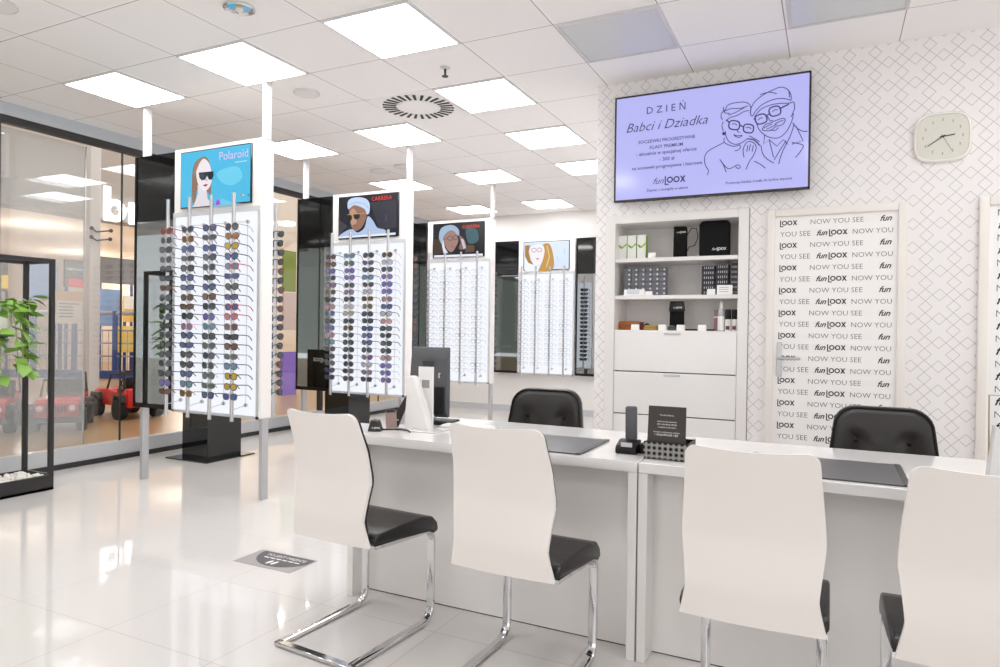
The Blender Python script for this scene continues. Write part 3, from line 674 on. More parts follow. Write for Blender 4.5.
# ================================================================== BUILT-IN CABINET
t = thing('built_in_cabinet', 'white built-in wall cabinet with open shelves above wide drawers', 'cabinet', (0, 4.68, 0))
x0, x1 = -1.385, -.555
b = MB(); b.box(-1.457, x0, -.012, .34, 0, 2.064, .003, 1); b.box(x1, -.49, -.012, .34, 0, 2.064, .003, 1); b.box(x0, x1, -.012, .34, 2.006, 2.064, .003, 1); b.box(x0, x1, .32, .34, 0, 2.006); b.box(x0, x1, 0, .32, 1.232, 1.257); b.box(x0, x1, -.004, .32, 0, .08)
b.build('carcass', white, t, False)
for z in (1.757, 1.497): MB().box(x0, x1, .0, .32, z-.024, z+.003, .003, 1).build('shelf', white, t)
for z0, z1_ in ((.970, 1.252), (.672, .966), (.376, .668), (.084, .372)):
    d = MB().box(x0+.002, x1-.002, -.006, .014, z0, z1_-.003, .003, 1).build('drawer', wgloss, t)
    MB().box(-1.03, -.92, -.016, -.004, z1_-.024, z1_-.010, .002, 1).build('drawer_handle', lgrey, d)
    MB().box(x0+.01, x1-.01, .014, .02, z0-.008, z1_+.004).build('shadow_gap', M('gap_grey', '#8e8b8a', .8), d)

# things on the shelves: placed on the plane of their front face
def sp(zx, zy, Y=4.74, oy=255): return at(605+zx/7.143, oy+zy/7.143, Y=Y)
SH = [1.76, 1.5, 1.257]
def shelfx(zx, Y, oy=255): return at(605+zx/7.143, oy+20, Y=Y).x
green = M('lime_green', '#8ab83c', .5); cardw = M('white_card', '#e9eae4', .5)
for i in range(3):
    Y = 4.75; a_, b_ = shelfx(92+i*68, Y, 210), shelfx(158+i*68, Y, 210)
    t = thing('solution_box', 'white and green lens solution box on the top shelf, %s from the cabinet side' % ORD[i], 'box', ((a_+b_)/2, Y, SH[0]), 0, 'solution boxes on the top shelf')
    w_ = (b_-a_)/2-.002
    MB().box(-w_, w_, 0, .07, 0, .172, .002, 1).build('carton', cardw, t); q = MB()
    q.prism([(-w_*.95, .105), (-w_*.3, .09), (w_*.2, .095), (w_*.95, .118), (w_*.95, .102), (w_*.1, .08), (-w_*.4, .078)], lambda x, z, d: (x, d, z), -.001, 0.0); q.box(w_-.0005, w_+.0008, .004, .066, .005, .168); q.build('green_print', green, t, False)
    q = MB(); q.prism([(-w_*.9, .11), (-w_*.5, .092), (-w_*.3, .086), (-w_*.2, .093), (-w_*.5, .1)], lambda x, z, d: (x, d, z), -.0015, -.0008); q.build('dark_print', inkb, t, False)
def logo_small(mb, x, y, z, h): mb.logo(wallplane(x, y, z), h)
# tall black drawstring glasses pouch
Y = 4.78; a_, b_ = shelfx(488, Y, 210), shelfx(586, Y, 210)
t = thing('drawstring_pouch', 'tall narrow black glasses pouch with a looped cord on the top shelf', 'pouch', ((a_+b_)/2, Y, SH[0])); w_ = (b_-a_)/2
b = MB(); b.prism([(-w_, 0), (w_, 0), (w_*.97, .2), (w_*.9, .222), (-w_*.95, .224)], lambda x, z, d: (x, d, z), 0, .03, .006); b.box(-w_*.98, w_*.98, -.003, .002, .125, .132); b.build('pouch_body', M('bag_black', '#0b0a0b', .6, spec=.2), t)
MB().tube([(w_, .01, .16), (w_+.03, .0, .205), (w_+.065, -.005, .2), (w_+.075, -.005, .14), (w_+.055, -.003, .085), (w_+.015, 0, .075), (w_+.004, .0, .05)], .003, 6).build('cord', blackp, t)
b = MB(); logo_small(b, .0, -.0035, .175, .012); b.build('lettering', paper, t, False, keep=False)
Y = 4.76; a_, b_ = shelfx(672, Y, 210), shelfx(892, Y, 210)
t = thing('glasses_bag', 'big black rounded glasses bag with white lettering on the top shelf', 'bag', ((a_+b_)/2, Y, SH[0])); w_ = (b_-a_)/2
P = [(-w_+.012, 0), (w_-.012, 0), (w_, .015), (w_, .225), (w_-.02, .247), (-w_+.02, .247), (-w_, .225), (-w_, .015)]
MB().prism(P, lambda x, z, d: (x, d, z), 0, .05, .01, 3).build('bag_body', M('bag_black', '#0b0a0b', .6, spec=.2), t)
b = MB(); logo_small(b, .02, -.0012, .045, .018); b.build('lettering', paper, t, False, keep=False)
# grey contact lens boxes: individual, six columns of six
lensbox = M('lens_box_grey', '#6d6e75', .4); dot = M('lens_box_dot', '#d9dade', .5)
proto = None; Y = 4.76
xs = [shelfx(137+50*c, Y) for c in range(7)]
bw = (xs[6]-xs[0])/6
for c in range(6):
    for r in range(6):
        lab = 'grey lens box, %s up in the %s pile of six, middle shelf' % (ORD[r], ORD[c])
        loc = ((xs[c]+xs[c+1])/2, Y, SH[1]+r*.0335)
        if proto is None:
            proto = thing('contact_lens_box', lab, 'box', loc, 0, 'grey contact lens boxes')
            MB().box(-bw/2+.001, bw/2-.001, 0, .06, 0, .0325, .0015, 1).build('carton', lensbox, proto); MB().ball((.012, -.0005, .017), (.007, .0015, .007), 10, 6).build('white_mark', dot, proto)
        else: dup(proto, loc, 0, lab)
# black boxes on the other side, three stacks
bbox = M('black_carton', '#34313a', .4); proto = None
for s_, (xa, xb, n_, hh) in enumerate(((690, 783, 6, .0335), (790, 882, 6, .0345), (893, 948, 7, .034))):
    a_, b_ = shelfx(xa, 4.75), shelfx(xb, 4.75)
    for r in range(n_):
        lab = 'dark striped carton, %s up in the %s stack, middle shelf' % (ORD[r], ('first', 'second', 'narrow third')[s_])
        t = thing('dark_carton', lab, 'box', ((a_+b_)/2, 4.75, SH[1]+r*hh), 0, 'dark cartons stacked on the middle shelf'); w_ = (b_-a_)/2
        MB().box(-w_, w_, 0, .08, 0, hh-.001, .0015, 1).build('carton', bbox, t)
        q = MB()
        for k in range(5): q.box(w_*(-.6+.32*k), w_*(-.5+.32*k), -.0006, 0, hh*.3, hh*.75)
        q.build('printed_stripe', lgrey, t, False)
def tagcard(xa, xb, ya, yb, oy, Y, z, lab, nm='price_tag', prt=False):
    a_, b_ = shelfx(xa, Y, oy), shelfx(xb, Y, oy); h = abs(at(640, oy+ya/7.143, Y=Y).z-at(640, oy+yb/7.143, Y=Y).z)
    t = thing(nm, lab, 'price tag', ((a_+b_)/2, Y, z), 0, 'white tags on the cabinet shelves'); w_ = (b_-a_)/2
    MB().prism([(0, 0), (.0, .002), (.012, h), (.014, h), (.03, .002), (.03, 0)], lambda y, z_, d: (d, y, z_), -w_, w_).build('folded_card', paper, t, False)
    if prt:
        q = MB(); q.N = Vector((0, -1, .2)).normalized()
        for k in (.3, .55, .75): q.ribbon([(-w_*.7, .012*k-.0015, h*k), (w_*.5, .012*k-.0015, h*k)], .003)
        q.build('printed_line', M('tag_blue', '#7a9ab8', .6), t, False)
tagcard(308, 362, 295, 335, 210, 4.70, SH[0], 'small white tag beside the solution boxes on the top shelf')
tagcard(135, 282, 226, 270, 255, 4.70, SH[1], 'long white tag under the grey lens boxes', prt=True)
tagcard(286, 337, 236, 266, 255, 4.70, SH[1], 'small white tag next to the long one below the lens boxes')
tagcard(730, 787, 228, 268, 255, 4.70, SH[1], 'small white tag before the first stack of dark cartons')
tagcard(800, 910, 202, 268, 255, 4.70, SH[1], 'large white printed tag before the second dark carton stack', prt=True)
for i, (xa, xb, l) in enumerate(((190, 246, 'before the orange-brown case'), (385, 440, 'after the yellow-tan case'), (515, 572, 'under the black standing pouch'), (668, 726, 'between the pouch and the bottles'))):
    tagcard(xa, xb, 497, 537, 255, 4.697, SH[2], 'small white tag on the bottom shelf '+l)
def case(xa, xb, h, d, mat, lab, Y=4.74, nm='glasses_case'):
    a_, b_ = shelfx(xa, Y), shelfx(xb, Y); w_ = (b_-a_)/2
    t = thing(nm, lab, 'glasses case', ((a_+b_)/2, Y, SH[2])); r = min(h*.45, .02)
    MB().prism([(-w_, r*.5), (-w_+r*.5, 0), (w_-r*.5, 0), (w_, r*.5), (w_, h-r), (w_-r, h), (-w_+r, h), (-w_, h-r)], lambda x, z, y: (x, y, z), 0, d, .006, 2).build('case_body', mat, t)
    MB().box(-w_+.004, w_-.004, -.001, d+.001, h*.55, h*.55+.002).build('lid_seam', darkm, t)
case(90, 255, .062, .07, M('case_orange', '#a85f2a', .5), 'orange-brown glasses case on the bottom shelf', 4.78)
case(252, 276, .055, .06, M('case_maroon', '#6b2418', .5), 'thin dark red glasses case on the bottom shelf', 4.745)
case(278, 385, .036, .07, M('case_tan', '#b08f45', .5), 'low yellow-tan glasses case on the bottom shelf', 4.74)
case(276, 330, .05, .03, blackp, 'black case lying behind the yellow-tan one', 4.82)
case(450, 508, .036, .05, grey, 'dark grey case beside the standing pouch', 4.735)
case(575, 660, .012, .06, blackp, 'flat black cloth case on the bottom shelf', 4.74)
case(730, 786, .012, .05, blackp, 'flat black cloth case near the spray bottle', 4.74)
Y = 4.80; a_, b_ = shelfx(465, Y), shelfx(566, Y); w_ = (b_-a_)/2
t = thing('flap_pouch', 'black standing glasses pouch with an overhanging flap on the bottom shelf', 'pouch', ((a_+b_)/2, Y, SH[2]))
MB().prism([(-w_, 0), (w_, 0), (w_, .19), (-w_, .19)], lambda x, z, y: (x, y, z), 0, .03, .005).build('pouch_body', M('bag_black', '#0b0a0b', .6, spec=.2), t)
MB().prism([(-w_*1.1, .135), (w_*1.12, .135), (w_*.95, .2), (w_*.9, .205), (-w_*.9, .205), (-w_*.95, .2)], lambda x, z, y: (x, y, z), -.006, .036, .004).build('flap', leather, t)
b = MB(); logo_small(b, .0, -.0072, .155, .012); b.build('lettering', paper, t, False, keep=False)
def bottle(xa, xb, h, lab, kind):
    Y = 4.735; a_, b_ = shelfx(xa, Y), shelfx(xb, Y); r = (b_-a_)/2
    t = thing('spray_bottle' if kind == 0 else 'lotion_bottle', lab, 'bottle', ((a_+b_)/2, Y+r, SH[2]))
    if kind == 0:
        MB().lathe([(r*.9, 0), (r, .004), (r, .13), (r*.8, .145), (r*.4, .15)], n=20).build('bottle_body', M('clear_plastic', '#b9bec2', .15), t)
        MB().lathe([(r*1.02, .005), (r*1.02, .1)], n=20).build('label', paper, t)
        b = MB(); b.lathe([(r*.5, .148), (r*.5, .18), (r*.35, .186)], n=16); b.box(-.006, .006, -.02, .008, .184, .2, .003, 1); b.build('spray_head', paper, t)
    else:
        MB().lathe([(r*.95, 0), (r, .003), (r, .078), (r*.97, .08)], n=20).build('bottle_body', cardw, t); MB().lathe([(r*.99, .08), (r*.99, .14), (r*.9, .146)], n=20).build('bottle_cap', blackp, t)
        MB().box(-r*.6, r*.6, -r*1.03, -r*.85, .01, .035).build('label', M('label_plum', '#6b3a52', .5), t)
bottle(806, 855, .2, 'clear spray bottle with a white label on the bottom shelf', 0); bottle(860, 903, .15, 'black-capped white bottle beside the spray bottle', 1); bottle(907, 948, .15, 'black-capped white bottle against the cabinet side', 1)
t = thing('pink_box', 'slim pinkish upright box behind the spray bottle', 'box', ((shelfx(784, 4.8)+shelfx(806, 4.8))/2, 4.8, SH[2])); MB().box(-.012, .02, 0, .04, 0, .145, .002, 1).build('carton', M('pink_card', '#a8808a', .5), t); MB().box(-.012, .02, -.0006, 0, .09, .1).build('printed_stripe', paper, t)

# ================================================================== COUNTER
def counter(x0, x1, label, ext=False):
    t = thing('counter_desk', label, 'desk', ((x0+x1)/2, 2.52, 0), 0, 'white service counters'); c = (x0+x1)/2; a_, b_ = x0-c, x1-c
    q = MB()
    if ext: P = [(a_, 0), (b_, 0), (b_, .75), (a_+.05, .75), (a_+.05, .315), (-.2-.001+a_, .315), (-.2+a_, .06), (-.15+a_, 0)]
    else: P = [(a_, 0), (b_, 0), (b_, .75), (a_, .75)]
    q.prism(P, lambda x, y, d: (x, y, d), .715, .755, .003, 1); q.build('worktop', wgloss, t)
    for xa in (a_, b_-.034): MB().box(xa, xa+.034, .002, .7, 0, .715, .002, 1).build('side_panel', white, t)
    MB().box(a_+.034, b_-.034, .112, .13, .004, .715).build('modesty_panel', white, t)
    MB().box(a_+.034, b_-.034, .1125, .131, .0, .004).build('base_gap', inkb, t)
    return t
counter(-2.012, -.651, 'white gloss service desk bearing the computer monitor', True); counter(-.645, 1.75, 'white gloss service desk bearing the black card holder')

# ================================================================== VISITOR CHAIRS
def interp(tab, v):
    for (a_, *p), (b_, *q) in zip(tab, tab[1:]):
        if v <= b_: k = (v-a_)/(b_-a_); k = k*k*(3-2*k) if False else k; return [x+(y-x)*k for x, y in zip(p, q)]
    return list(tab[-1][1:])
BACK = [(.42, .046, .197), (.45, .043, .191), (.495, .036, .181), (.525, .032, .177), (.59, .036, .184), (.662, .043, .193), (.69, .040, .1925), (.78, .020, .186), (.86, -.008, .179), (.936, -.036, .174)]
def shell(off0, off1, shrink, ztop, zbot):
    m = MB(); zs = [zbot+(ztop-zbot)*i/26 for i in range(24)]
    R = .034; zs = [z for z in zs if z < ztop-R-.004] + [ztop-R+R*math.sin(q) for q in [PI/2*i/6 for i in range(7)]]
    nx = 16
    def row(z, off):
        y, w = interp(BACK, z); w -= shrink
        if z > ztop-R: d = z-(ztop-R); w = w-R+math.sqrt(max(0, R*R-d*d))
        o = []
        for i in range(nx+1):
            u = -1+2*i/nx; x = u*w
            o.append((x, y+off+(.012+.020*min(1, max(0, (z-.5)/.3)))*(x/.19)**2-.012, z-.010*(1-(x/.19)**2)*max(0, (z-.8)/.13)))
        return o
    F = [[m._v(p) for p in row(z, off0)] for z in zs]; B = [[m._v(p) for p in row(z, off1)] for z in zs]
    for G_, rev in ((F, 0), (B, 1)):
        for a_, b_ in zip(G_, G_[1:]):
            for i in range(nx): v = [a_[i], a_[i+1], b_[i+1], b_[i]]; m.face(v[::-1] if rev else v)
    for i in range(nx): m.face([F[0][i], B[0][i], B[0][i+1], F[0][i+1]]); m.face([F[-1][i], F[-1][i+1], B[-1][i+1], B[-1][i]])
    for a_ in range(len(zs)-1):
        m.face([F[a_][0], F[a_+1][0], B[a_+1][0], B[a_][0]]); m.face([F[a_][nx], B[a_][nx], B[a_+1][nx], F[a_+1][nx]])
    return m
def arc(cy, cz, r, a0, a1, n=6): return [(cy+r*math.cos(a0+(a1-a0)*i/n), cz+r*math.sin(a0+(a1-a0)*i/n)) for i in range(n+1)]
def make_chair(label):
    t = thing('cantilever_chair', label, 'chair', (0, 0, 0), 0, 'white-backed visitor chairs at the counter')
    shell(-.004, .010, 0, .936, .424).build('back_shell', shellw, t, ang=50)
    shell(.011, .026, .004, .932, .48).build('back_upholstery', leather, t, ang=50)
    P = [(.072, .428), (.072, .455), (.10, .470), (.22, .470), (.38, .468), (.445, .455), (.478, .425), (.486, .395), (.474, .378), (.455, .392), (.42, .408), (.2, .418)]
    MB().prism(P, lambda y, z, x: (x, y, z), -.203, .203, .016, 3).build('seat', leather, t, ang=60)
    f = MB()
    side = [(.075, .418), (.2, .409), (.33, .401)] + arc(.41, .348, .05, PI/2, 0) + arc(.40, .072, .06, 0, -PI/2) + [(-.035, .012)]
    for x in (-.183, .183): f.bar([(x, y, z) for y, z in side], (1, 0, 0), .032, .016)
    f.box(-.199, .199, -.05, -.018, .004, .02, .003, 1)
    f.box(-.18, .18, .17, .195, .398, .414); f.box(-.18, .18, .36, .385, .392, .402)
    f.build('frame', chrome, t); return t
c0 = make_chair('white-backed chrome cantilever chair beside the floor sticker, whole base showing'); c0.location = (-1.735, 2.02, 0); c0.rotation_euler = (0, 0, -.075)
dup(c0, (-.995, 2.015, 0), -.03, 'white-backed chrome cantilever chair in front of the desk pad and monitor desk end')
dup(c0, (-.195, 1.985, 0), -.0, 'white-backed chrome cantilever chair beside the black card holder')
dup(c0, (.355, 1.955, 0), .01, 'white-backed chrome cantilever chair cut off by the photo edge')

# ================================================================== OFFICE CHAIRS
def office_chair(label):
    t = thing('office_chair', label, 'office chair', (0, 0, 0), 0, 'black tufted office chairs behind the counter')
    m = MB(); W, z0, z1_ = .24, .50, .905
    def outl(w, za, zb, rt, rb): return ([(w-rb+rb*math.cos(q), za+rb+rb*math.sin(q)) for q in [-PI/2+PI/2*i/5 for i in range(6)]] + [(w-.03-rt+rt*math.cos(q), zb-rt+rt*math.sin(q)) for q in [PI/2*i/6 for i in range(7)]]
        + [(-w+.03+rt+rt*math.cos(q), zb-rt+rt*math.sin(q)) for q in [PI/2+PI/2*i/6 for i in range(7)]] + [(-w+rb+rb*math.cos(q), za+rb+rb*math.sin(q)) for q in [PI+PI/2*i/5 for i in range(6)]])
    bend = lambda x, z: .03+.12*(z-z0) - .6*x*x
    rs = []
    for k, (sh, dy) in enumerate(((.012, .045), (0, .035), (0, .0), (.012, -.02))):
        rs.append([(x, bend(x, z)+dy, z) for x, z in outl(W-sh, z0+sh, z1_-sh, .095, .06)])
    # domed, tufted front: rings shrinking toward the centre with dimples at the buttons
    btn = [(-.11, .745), (.11, .745), (-.11, .6), (.11, .6)]
    for k in range(1, 9):
        q = 1-k/8.6; cx_, cz_ = 0, (z0+z1_)/2; ring = []
        for x, z in outl(W-.012, z0+.012, z1_-.012, .095, .06):
            X, Z = cx_+(x-cx_)*q, cz_+(z-cz_)*q; d = -.02-.018*(1-q**3)
            for bx, bz in btn: d += .030*math.exp(-((X-bx)**2+(Z-bz)**2)/.0016)
            ring.append((X, bend(X, Z)+d, Z))
        rs.append(ring)
    oleather = M('office_leather', '#2b2827', .36); m.rings(rs); bk = m.build('backrest', oleather, t, ang=60)
    MB().tube([(x, bend(x, z)-.018, z) for x, z in outl(W-.006, z0+.006, z1_-.006, .095, .06)], .006, 6, True).build('piping', blackp, bk)
    for bx, bz in btn: MB().ball((bx, bend(bx, bz)-.012, bz), (.011, .007, .011), 10, 6).build('button', blackp, bk)
    MB().box(-.235, .235, -.47, .0, .42, .50, .035, 4).build('seat', leather, t)
    f = MB(); f.tube([(0, .09, .62), (0, .13, .5), (0, .08, .40), (0, -.2, .40)], .016, 8); f.cyl((0, -.22, .42), (0, -.22, .1), .028, n=14); f.build('stem', chrome, t)
    for k in range(5):
        q = 2*PI*k/5+.3; c, s_ = math.cos(q), math.sin(q)
        b = MB(); b.bar([(0, -.22, .115), (.15*c, -.22+.15*s_, .1), (.27*c, -.22+.27*s_, .075)], (-s_, c, 0), .036, .026); lg = b.build('leg', chrome, t)
        w_ = MB(); p = Vector((.27*c, -.22+.27*s_, .026)); n = Vector((-s_, c, 0)); w_.cyl(p-n*.018, p+n*.018, .026, n=14); w_.cyl(p, p+Vector((0, 0, .045)), .008, n=8); w_.build('caster', blackp, lg)
    return t
o0 = office_chair('black tufted office chair behind the monitor desk'); o0.location = (-1.478, 3.60, 0); o0.rotation_euler = (0, 0, .05)
dup(o0, (.222, 3.60, 0), -.02, 'black tufted office chair in front of the slogan door')

# ================================================================== ON THE COUNTER
TZ = .7555
t = thing('desk_pad', 'dark grey leather desk pad on the monitor desk', 'desk pad', (-1.145, 2.745, TZ), 0, 'dark desk pads'); MB().box(-.26, .26, -.2, .2, 0, .005, .002, 1).build('pad', M('pad_leather', '#45444a', .32, noise=0), t)
for xa in (-.26, .24): MB().box(xa, xa+.02, -.2, .2, .0048, .0065).build('edge_strip', leather, t)
dup(t, (-.02, 2.748, TZ), 0, 'dark leather desk pad beside the office chair by the slogan door')
# cordless phone
t = thing('cordless_phone', 'black cordless phone standing in its base on the desk corner', 'phone', (-.735, 2.70, TZ))
MB().prism([(-.04, 0), (.05, 0), (.05, .05), (.02, .05), (-.03, .032), (-.04, .02)], lambda y, z, x: (x, y, z), -.043, .043, .005, 2).build('base', blackp, t)
MB().box(-.02, .025, -.034, -.03, .028, .045).build('display', lgrey, t)
b = MB(); b.T = Matrix.Translation((.004, .035, .03)) @ Matrix.Rotation(-.14, 4, 'X') @ Matrix.Rotation(-.05, 4, 'Y'); b.box(-.024, .024, -.012, .014, 0, .155, .009, 3); b.build('handset', grey, t)
b = MB(); b.box(.043, .07, .0, .05, 0, .04, .006, 2); b.build('cradle_side', blackp, t)
# card holder + card
t = thing('card_holder', 'black leaflet box with white geometric pattern on the counter', 'card holder', (-.565, 2.61, TZ), .0)
b = MB(); b.box(-.083, .083, 0, .004, 0, .068); b.box(-.083, .083, .17, .174, 0, .062); b.box(-.083, -.079, .004, .17, 0, .065); b.box(.079, .083, .004, .17, 0, .065); b.box(-.083, .083, 0, .174, 0, .004); b.build('box_body', blackp, t, False)
q = MB()
for i in range(8):
    for j in range(3):
        cx_, cz_ = -.0735+.021*i, .0125+.021*j
        q.ribbon([(cx_-.0095, -.0006, cz_), (cx_, -.0006, cz_+.0095), (cx_+.0095, -.0006, cz_), (cx_, -.0006, cz_-.0095)], .0026, True)
        q.poly([(cx_-.004, -.0006, cz_), (cx_, -.0006, cz_-.004), (cx_+.004, -.0006, cz_), (cx_, -.0006, cz_+.004)])
q.build('pattern', M('pattern_grey', '#cfccc8', .6), t, False)
t = thing('information_card', 'dark card printed with white text standing in the patterned box', 'card', (-.565, 2.618, TZ+.005), .0)
tl = Matrix.Rotation(-.10, 4, 'X'); b = MB(); b.T = tl; b.prism([(-.074, 0), (.074, 0), (.072, .2), (-.072, .2)], lambda x, z, d: (x, d, z), 0, .002); b.build('card_sheet', M('card_brown', '#3d3634', .5), t, False)
q = MB(); q.T = tl
for body, wd, z in (('Drodzy Klienci,', .054, .163), ('zachęcamy do zapoznania', .076, .139), ('się z aktualną ofertą', .074, .128), ('i naszymi promocjami', .07, .117), ('Prosimy o zachowanie odstępu', .1, .098), ('i dezynfekcję rąk', .09, .087)): q.text(body, wallplane(0, -.0006, z), width=wd)
q.build('lettering', paper, t, False, keep=False)
# computer monitor seen from behind
t = thing('computer_monitor', 'dark grey computer monitor seen from behind on the desk', 'monitor', (-1.885, 3.05, TZ), .05)
b = MB(); b.prism([(-.012, .03), (.012, .03), (.03, .06), (.034, .2), (.02, .33), (.012, .395), (-.012, .395)], lambda y, z, x: (x, -y, z), -.118, .100, .004, 1); b.build('casing', grey, t)
MB().box(-.11, .092, .0125, .0135, .045, .38).build('screen', blackg, t); MB().box(-.04, .02, -.036, -.028, .295, .325).build('label_plate', M('plate_dark', '#3c3c40', .5), t)
q = MB(); q.prism([(.05, .24), (.062, .235), (.058, .25), (.066, .262), (.054, .264)], lambda x, z, d: (x, d, z), -.034, -.031); q.build('emblem', lgrey, t, False)
b = MB(); b.box(-.03, .09, -.045, -.02, .05, .19, .006, 2); b.build('stand_neck', blackp, t); MB().box(-.11, .12, -.09, .09, 0, .012, .005, 2).build('stand_foot', blackp, t)
MB().tube([(.02, -.05, .12), (.0, -.08, .09), (.03, -.09, .06), (.06, -.06, .03)], .004, 6).build('cable', lgrey, t)
# white fitting column
t = thing('fitting_column', 'white upright measuring stand with a tall slotted board on the desk', 'measuring stand', (-1.80, 2.83, TZ), .0)
b = MB(); b.prism([(-.072, 0), (.08, 0), (.052, .08), (.027, .15), (.004, .225), (-.012, .255), (-.03, .264), (-.068, .258), (-.058, .21), (-.044, .165), (-.05, .08)], lambda x, z, d: (x, d, z), -.07, -.02, .008, 2); b.build('curved_foot', wgloss, t)
b = MB(); b.box(-.03, .052, .0, .012, .005, .2); b.box(-.03, .052, .0, .012, .24, .305); b.box(-.03, -.012, .0, .012, .2, .24); b.box(.034, .052, .0, .012, .2, .24); b.build('slotted_board', wgloss, t, False)
MB().box(-.012, .034, .004, .008, .2, .24).build('slot_window', M('slot_grey', '#9a9c9e', .4), t); MB().box(-.12, .14, -.12, .06, 0, .006, .003, 1).build('base_plate', wgloss, t)
# leaning brochure, phone-size card, small black case, cable, keyboard
t = thing('brochure', 'dark triangular leaning brochure against the white measuring stand', 'brochure', (-1.895, 2.79, TZ), .0)
b = MB(); b.prism([(-.075, 0), (-.03, 0), (.035, .14), (.032, .17), (.02, .165), (-.055, .05)], lambda x, z, d: (x, d, z), 0, .012, .002, 1); b.build('sheet', darkm, t); q = MB(); q.loox(wallplane(-.043, -.001, .035), .007); q.build('lettering', paper, t, False, keep=False)
t = thing('picture_card', 'small rosy card propped upright on the desk', 'card', (-1.925, 2.74, TZ), .2)
b = MB(); b.T = Matrix.Rotation(.12, 4, 'X'); b.prism([(-.028, 0), (.028, 0), (.028, .085), (.015, .1), (-.028, .092)], lambda x, z, d: (x, d, z), 0, .004); b.build('card_sheet', M('card_rose', '#a68f88', .4), t); b = MB(); b.T = Matrix.Rotation(.12, 4, 'X'); b.prism([(-.02, .08), (.028, .085), (.015, .1), (-.028, .092)], lambda x, z, d: (x, d, z), -.001, 0.); b.build('dark_edge', darkm, t, False)
t = thing('folded_cloth', 'small black folded packet with white print on the desk end', 'packet', (-1.95, 2.65, TZ), .35)
b = MB(); b.prism([(-.035, 0), (.03, 0), (.012, .05), (-.02, .055)], lambda x, z, d: (x, d, z), -.025, .03, .003, 1); b.build('packet', darkm, t); q = MB(); q.logo(wallplane(.0, -.026, .014), .008); q.build('lettering', paper, t, False, keep=False)
MBc = MB()
MBc.tube([(-1.96, 2.66, .761), (-1.90, 2.68, .762), (-1.84, 2.71, .765), (-1.80, 2.70, .762), (-1.77, 2.67, .761)], .004, 6)
one('desk_cable', MBc, blackp, 'thin black cable lying by the packet on the desk end', 'cable')
t = thing('keyboard', 'pale slim keyboard lying on the desk behind the measuring stand', 'keyboard', (-1.60, 2.93, TZ), .1)
MB().box(-.14, .14, -.055, .055, 0, .014, .004, 2).build('keyboard_body', lgrey, t); q = MB()
for i in range(12):
    for j in range(4): q.box(-.13+.0215*i, -.112+.0215*i, -.046+.023*j, -.028+.023*j, .014, .018)
q.build('keys', paper, t, False)
one('paper_sheet', MB().box(-.1, .1, -.07, .07, 0, .0015), paper, 'loose white paper sheet near the keyboard on the desk', 'paper', (-1.72, 3.14, TZ), .2)
t = thing('desk_organizer', 'white slanted desk stand with a thin gold wire hoop', 'desk stand', (.60, 2.88, TZ), 0)
MB().prism([(-.105, 0), (.1, 0), (.1, .13), (-.02, .115), (-.085, .185)], lambda x, z, d: (x, d, z), -.03, .03, .004, 1).build('stand_body', M('stand_grey_white', '#dcdbdb', .3), t)
q = MB(); q.tube([(-.095, .02, .01), (-.097, .02, .285), (.08, .02, .29), (.085, .02, .1)], .0025, 6); q.build('wire_hoop', M('gold_wire', '#b59a6a', .3, 1.), t); MB().lathe([(.004, .0), (.03, .01), (.034, .03), (.026, .055), (.004, .06)], (-.035, .02, .13), 18).build('white_ball', wgloss, t)
# ================================================================== PLANT STAND BY THE SHOPFRONT
SX0, SX1, SY0, SY1, STOP = -5.60, -5.24, 2.22, 3.10, 1.70
t = thing('plant_stand', 'tall open black metal plant stand beside the glass shopfront', 'plant stand', ((SX0+SX1)/2, (SY0+SY1)/2, 0))
hx, hy = (SX1-SX0)/2, (SY1-SY0)/2
b = MB(); b.box(-hx, hx, -hy, -hy+.02, 0, .115); b.box(-hx, hx, hy-.02, hy, 0, .115); b.box(-hx, -hx+.02, -hy+.02, hy-.02, 0, .115); b.box(hx-.02, hx, -hy+.02, hy-.02, 0, .115); b.box(-hx, hx, -hy, hy, 0, .02); b.build('tray', darkm, t, False)
for x in (-hx, hx-.03):
    for y in (-hy, hy-.03): MB().box(x, x+.03, y, y+.03, .115, STOP).build('post', darkm, t, False)
b = MB(); b.box(-hx, hx, -hy, -hy+.03, STOP, STOP+.03); b.box(-hx, hx, hy-.03, hy, STOP, STOP+.03); b.box(-hx, -hx+.03, -hy+.03, hy-.03, STOP, STOP+.03); b.box(hx-.03, hx, -hy+.03, hy-.03, STOP, STOP+.03); b.build('top_frame', darkm, t, False)
b = MB(); b.cyl((0, .1, .02), (0, .1, 1.14), .014, n=10); b.lathe([(.1, 1.14), (.1, 1.15)], (0, .1, 0), 20); b.build('pot_pole', darkm, t)
rnd = random.Random(5); q = MB()
for i in range(420):
    x, y = rnd.uniform(-hx+.03, hx-.03), rnd.uniform(-hy+.03, hy-.03); r = rnd.uniform(.014, .026); z = .075+rnd.uniform(0, .05)*(1-abs(x)/hx*.6)
    q.ball((x, y, z), (r, r*rnd.uniform(.6, 1), r*rnd.uniform(.5, .8)), 6, 4)
q.box(-hx+.02, hx-.02, -hy+.02, hy-.02, .02, .07)
o = q.build('pebbles', M('white_pebble', '#f0ede8', .6)); o.location = ((SX0+SX1)/2, (SY0+SY1)/2, 0); tag(o, 'white pebbles filling the tray of the black plant stand', 'pebbles', kind='stuff')
t = thing('potted_vine', 'green trailing vine in a round white pot on the plant stand', 'plant', ((SX0+SX1)/2, (SY0+SY1)/2+.1, 1.15))
MB().lathe([(.06, 0), (.1, .03), (.125, .09), (.12, .16), (.1, .185), (.092, .18), (.1, .1), (.004, .1)], n=28).build('pot', M('pot_white', '#efe9e2', .35), t)
leaf = MB(); stem = MB()
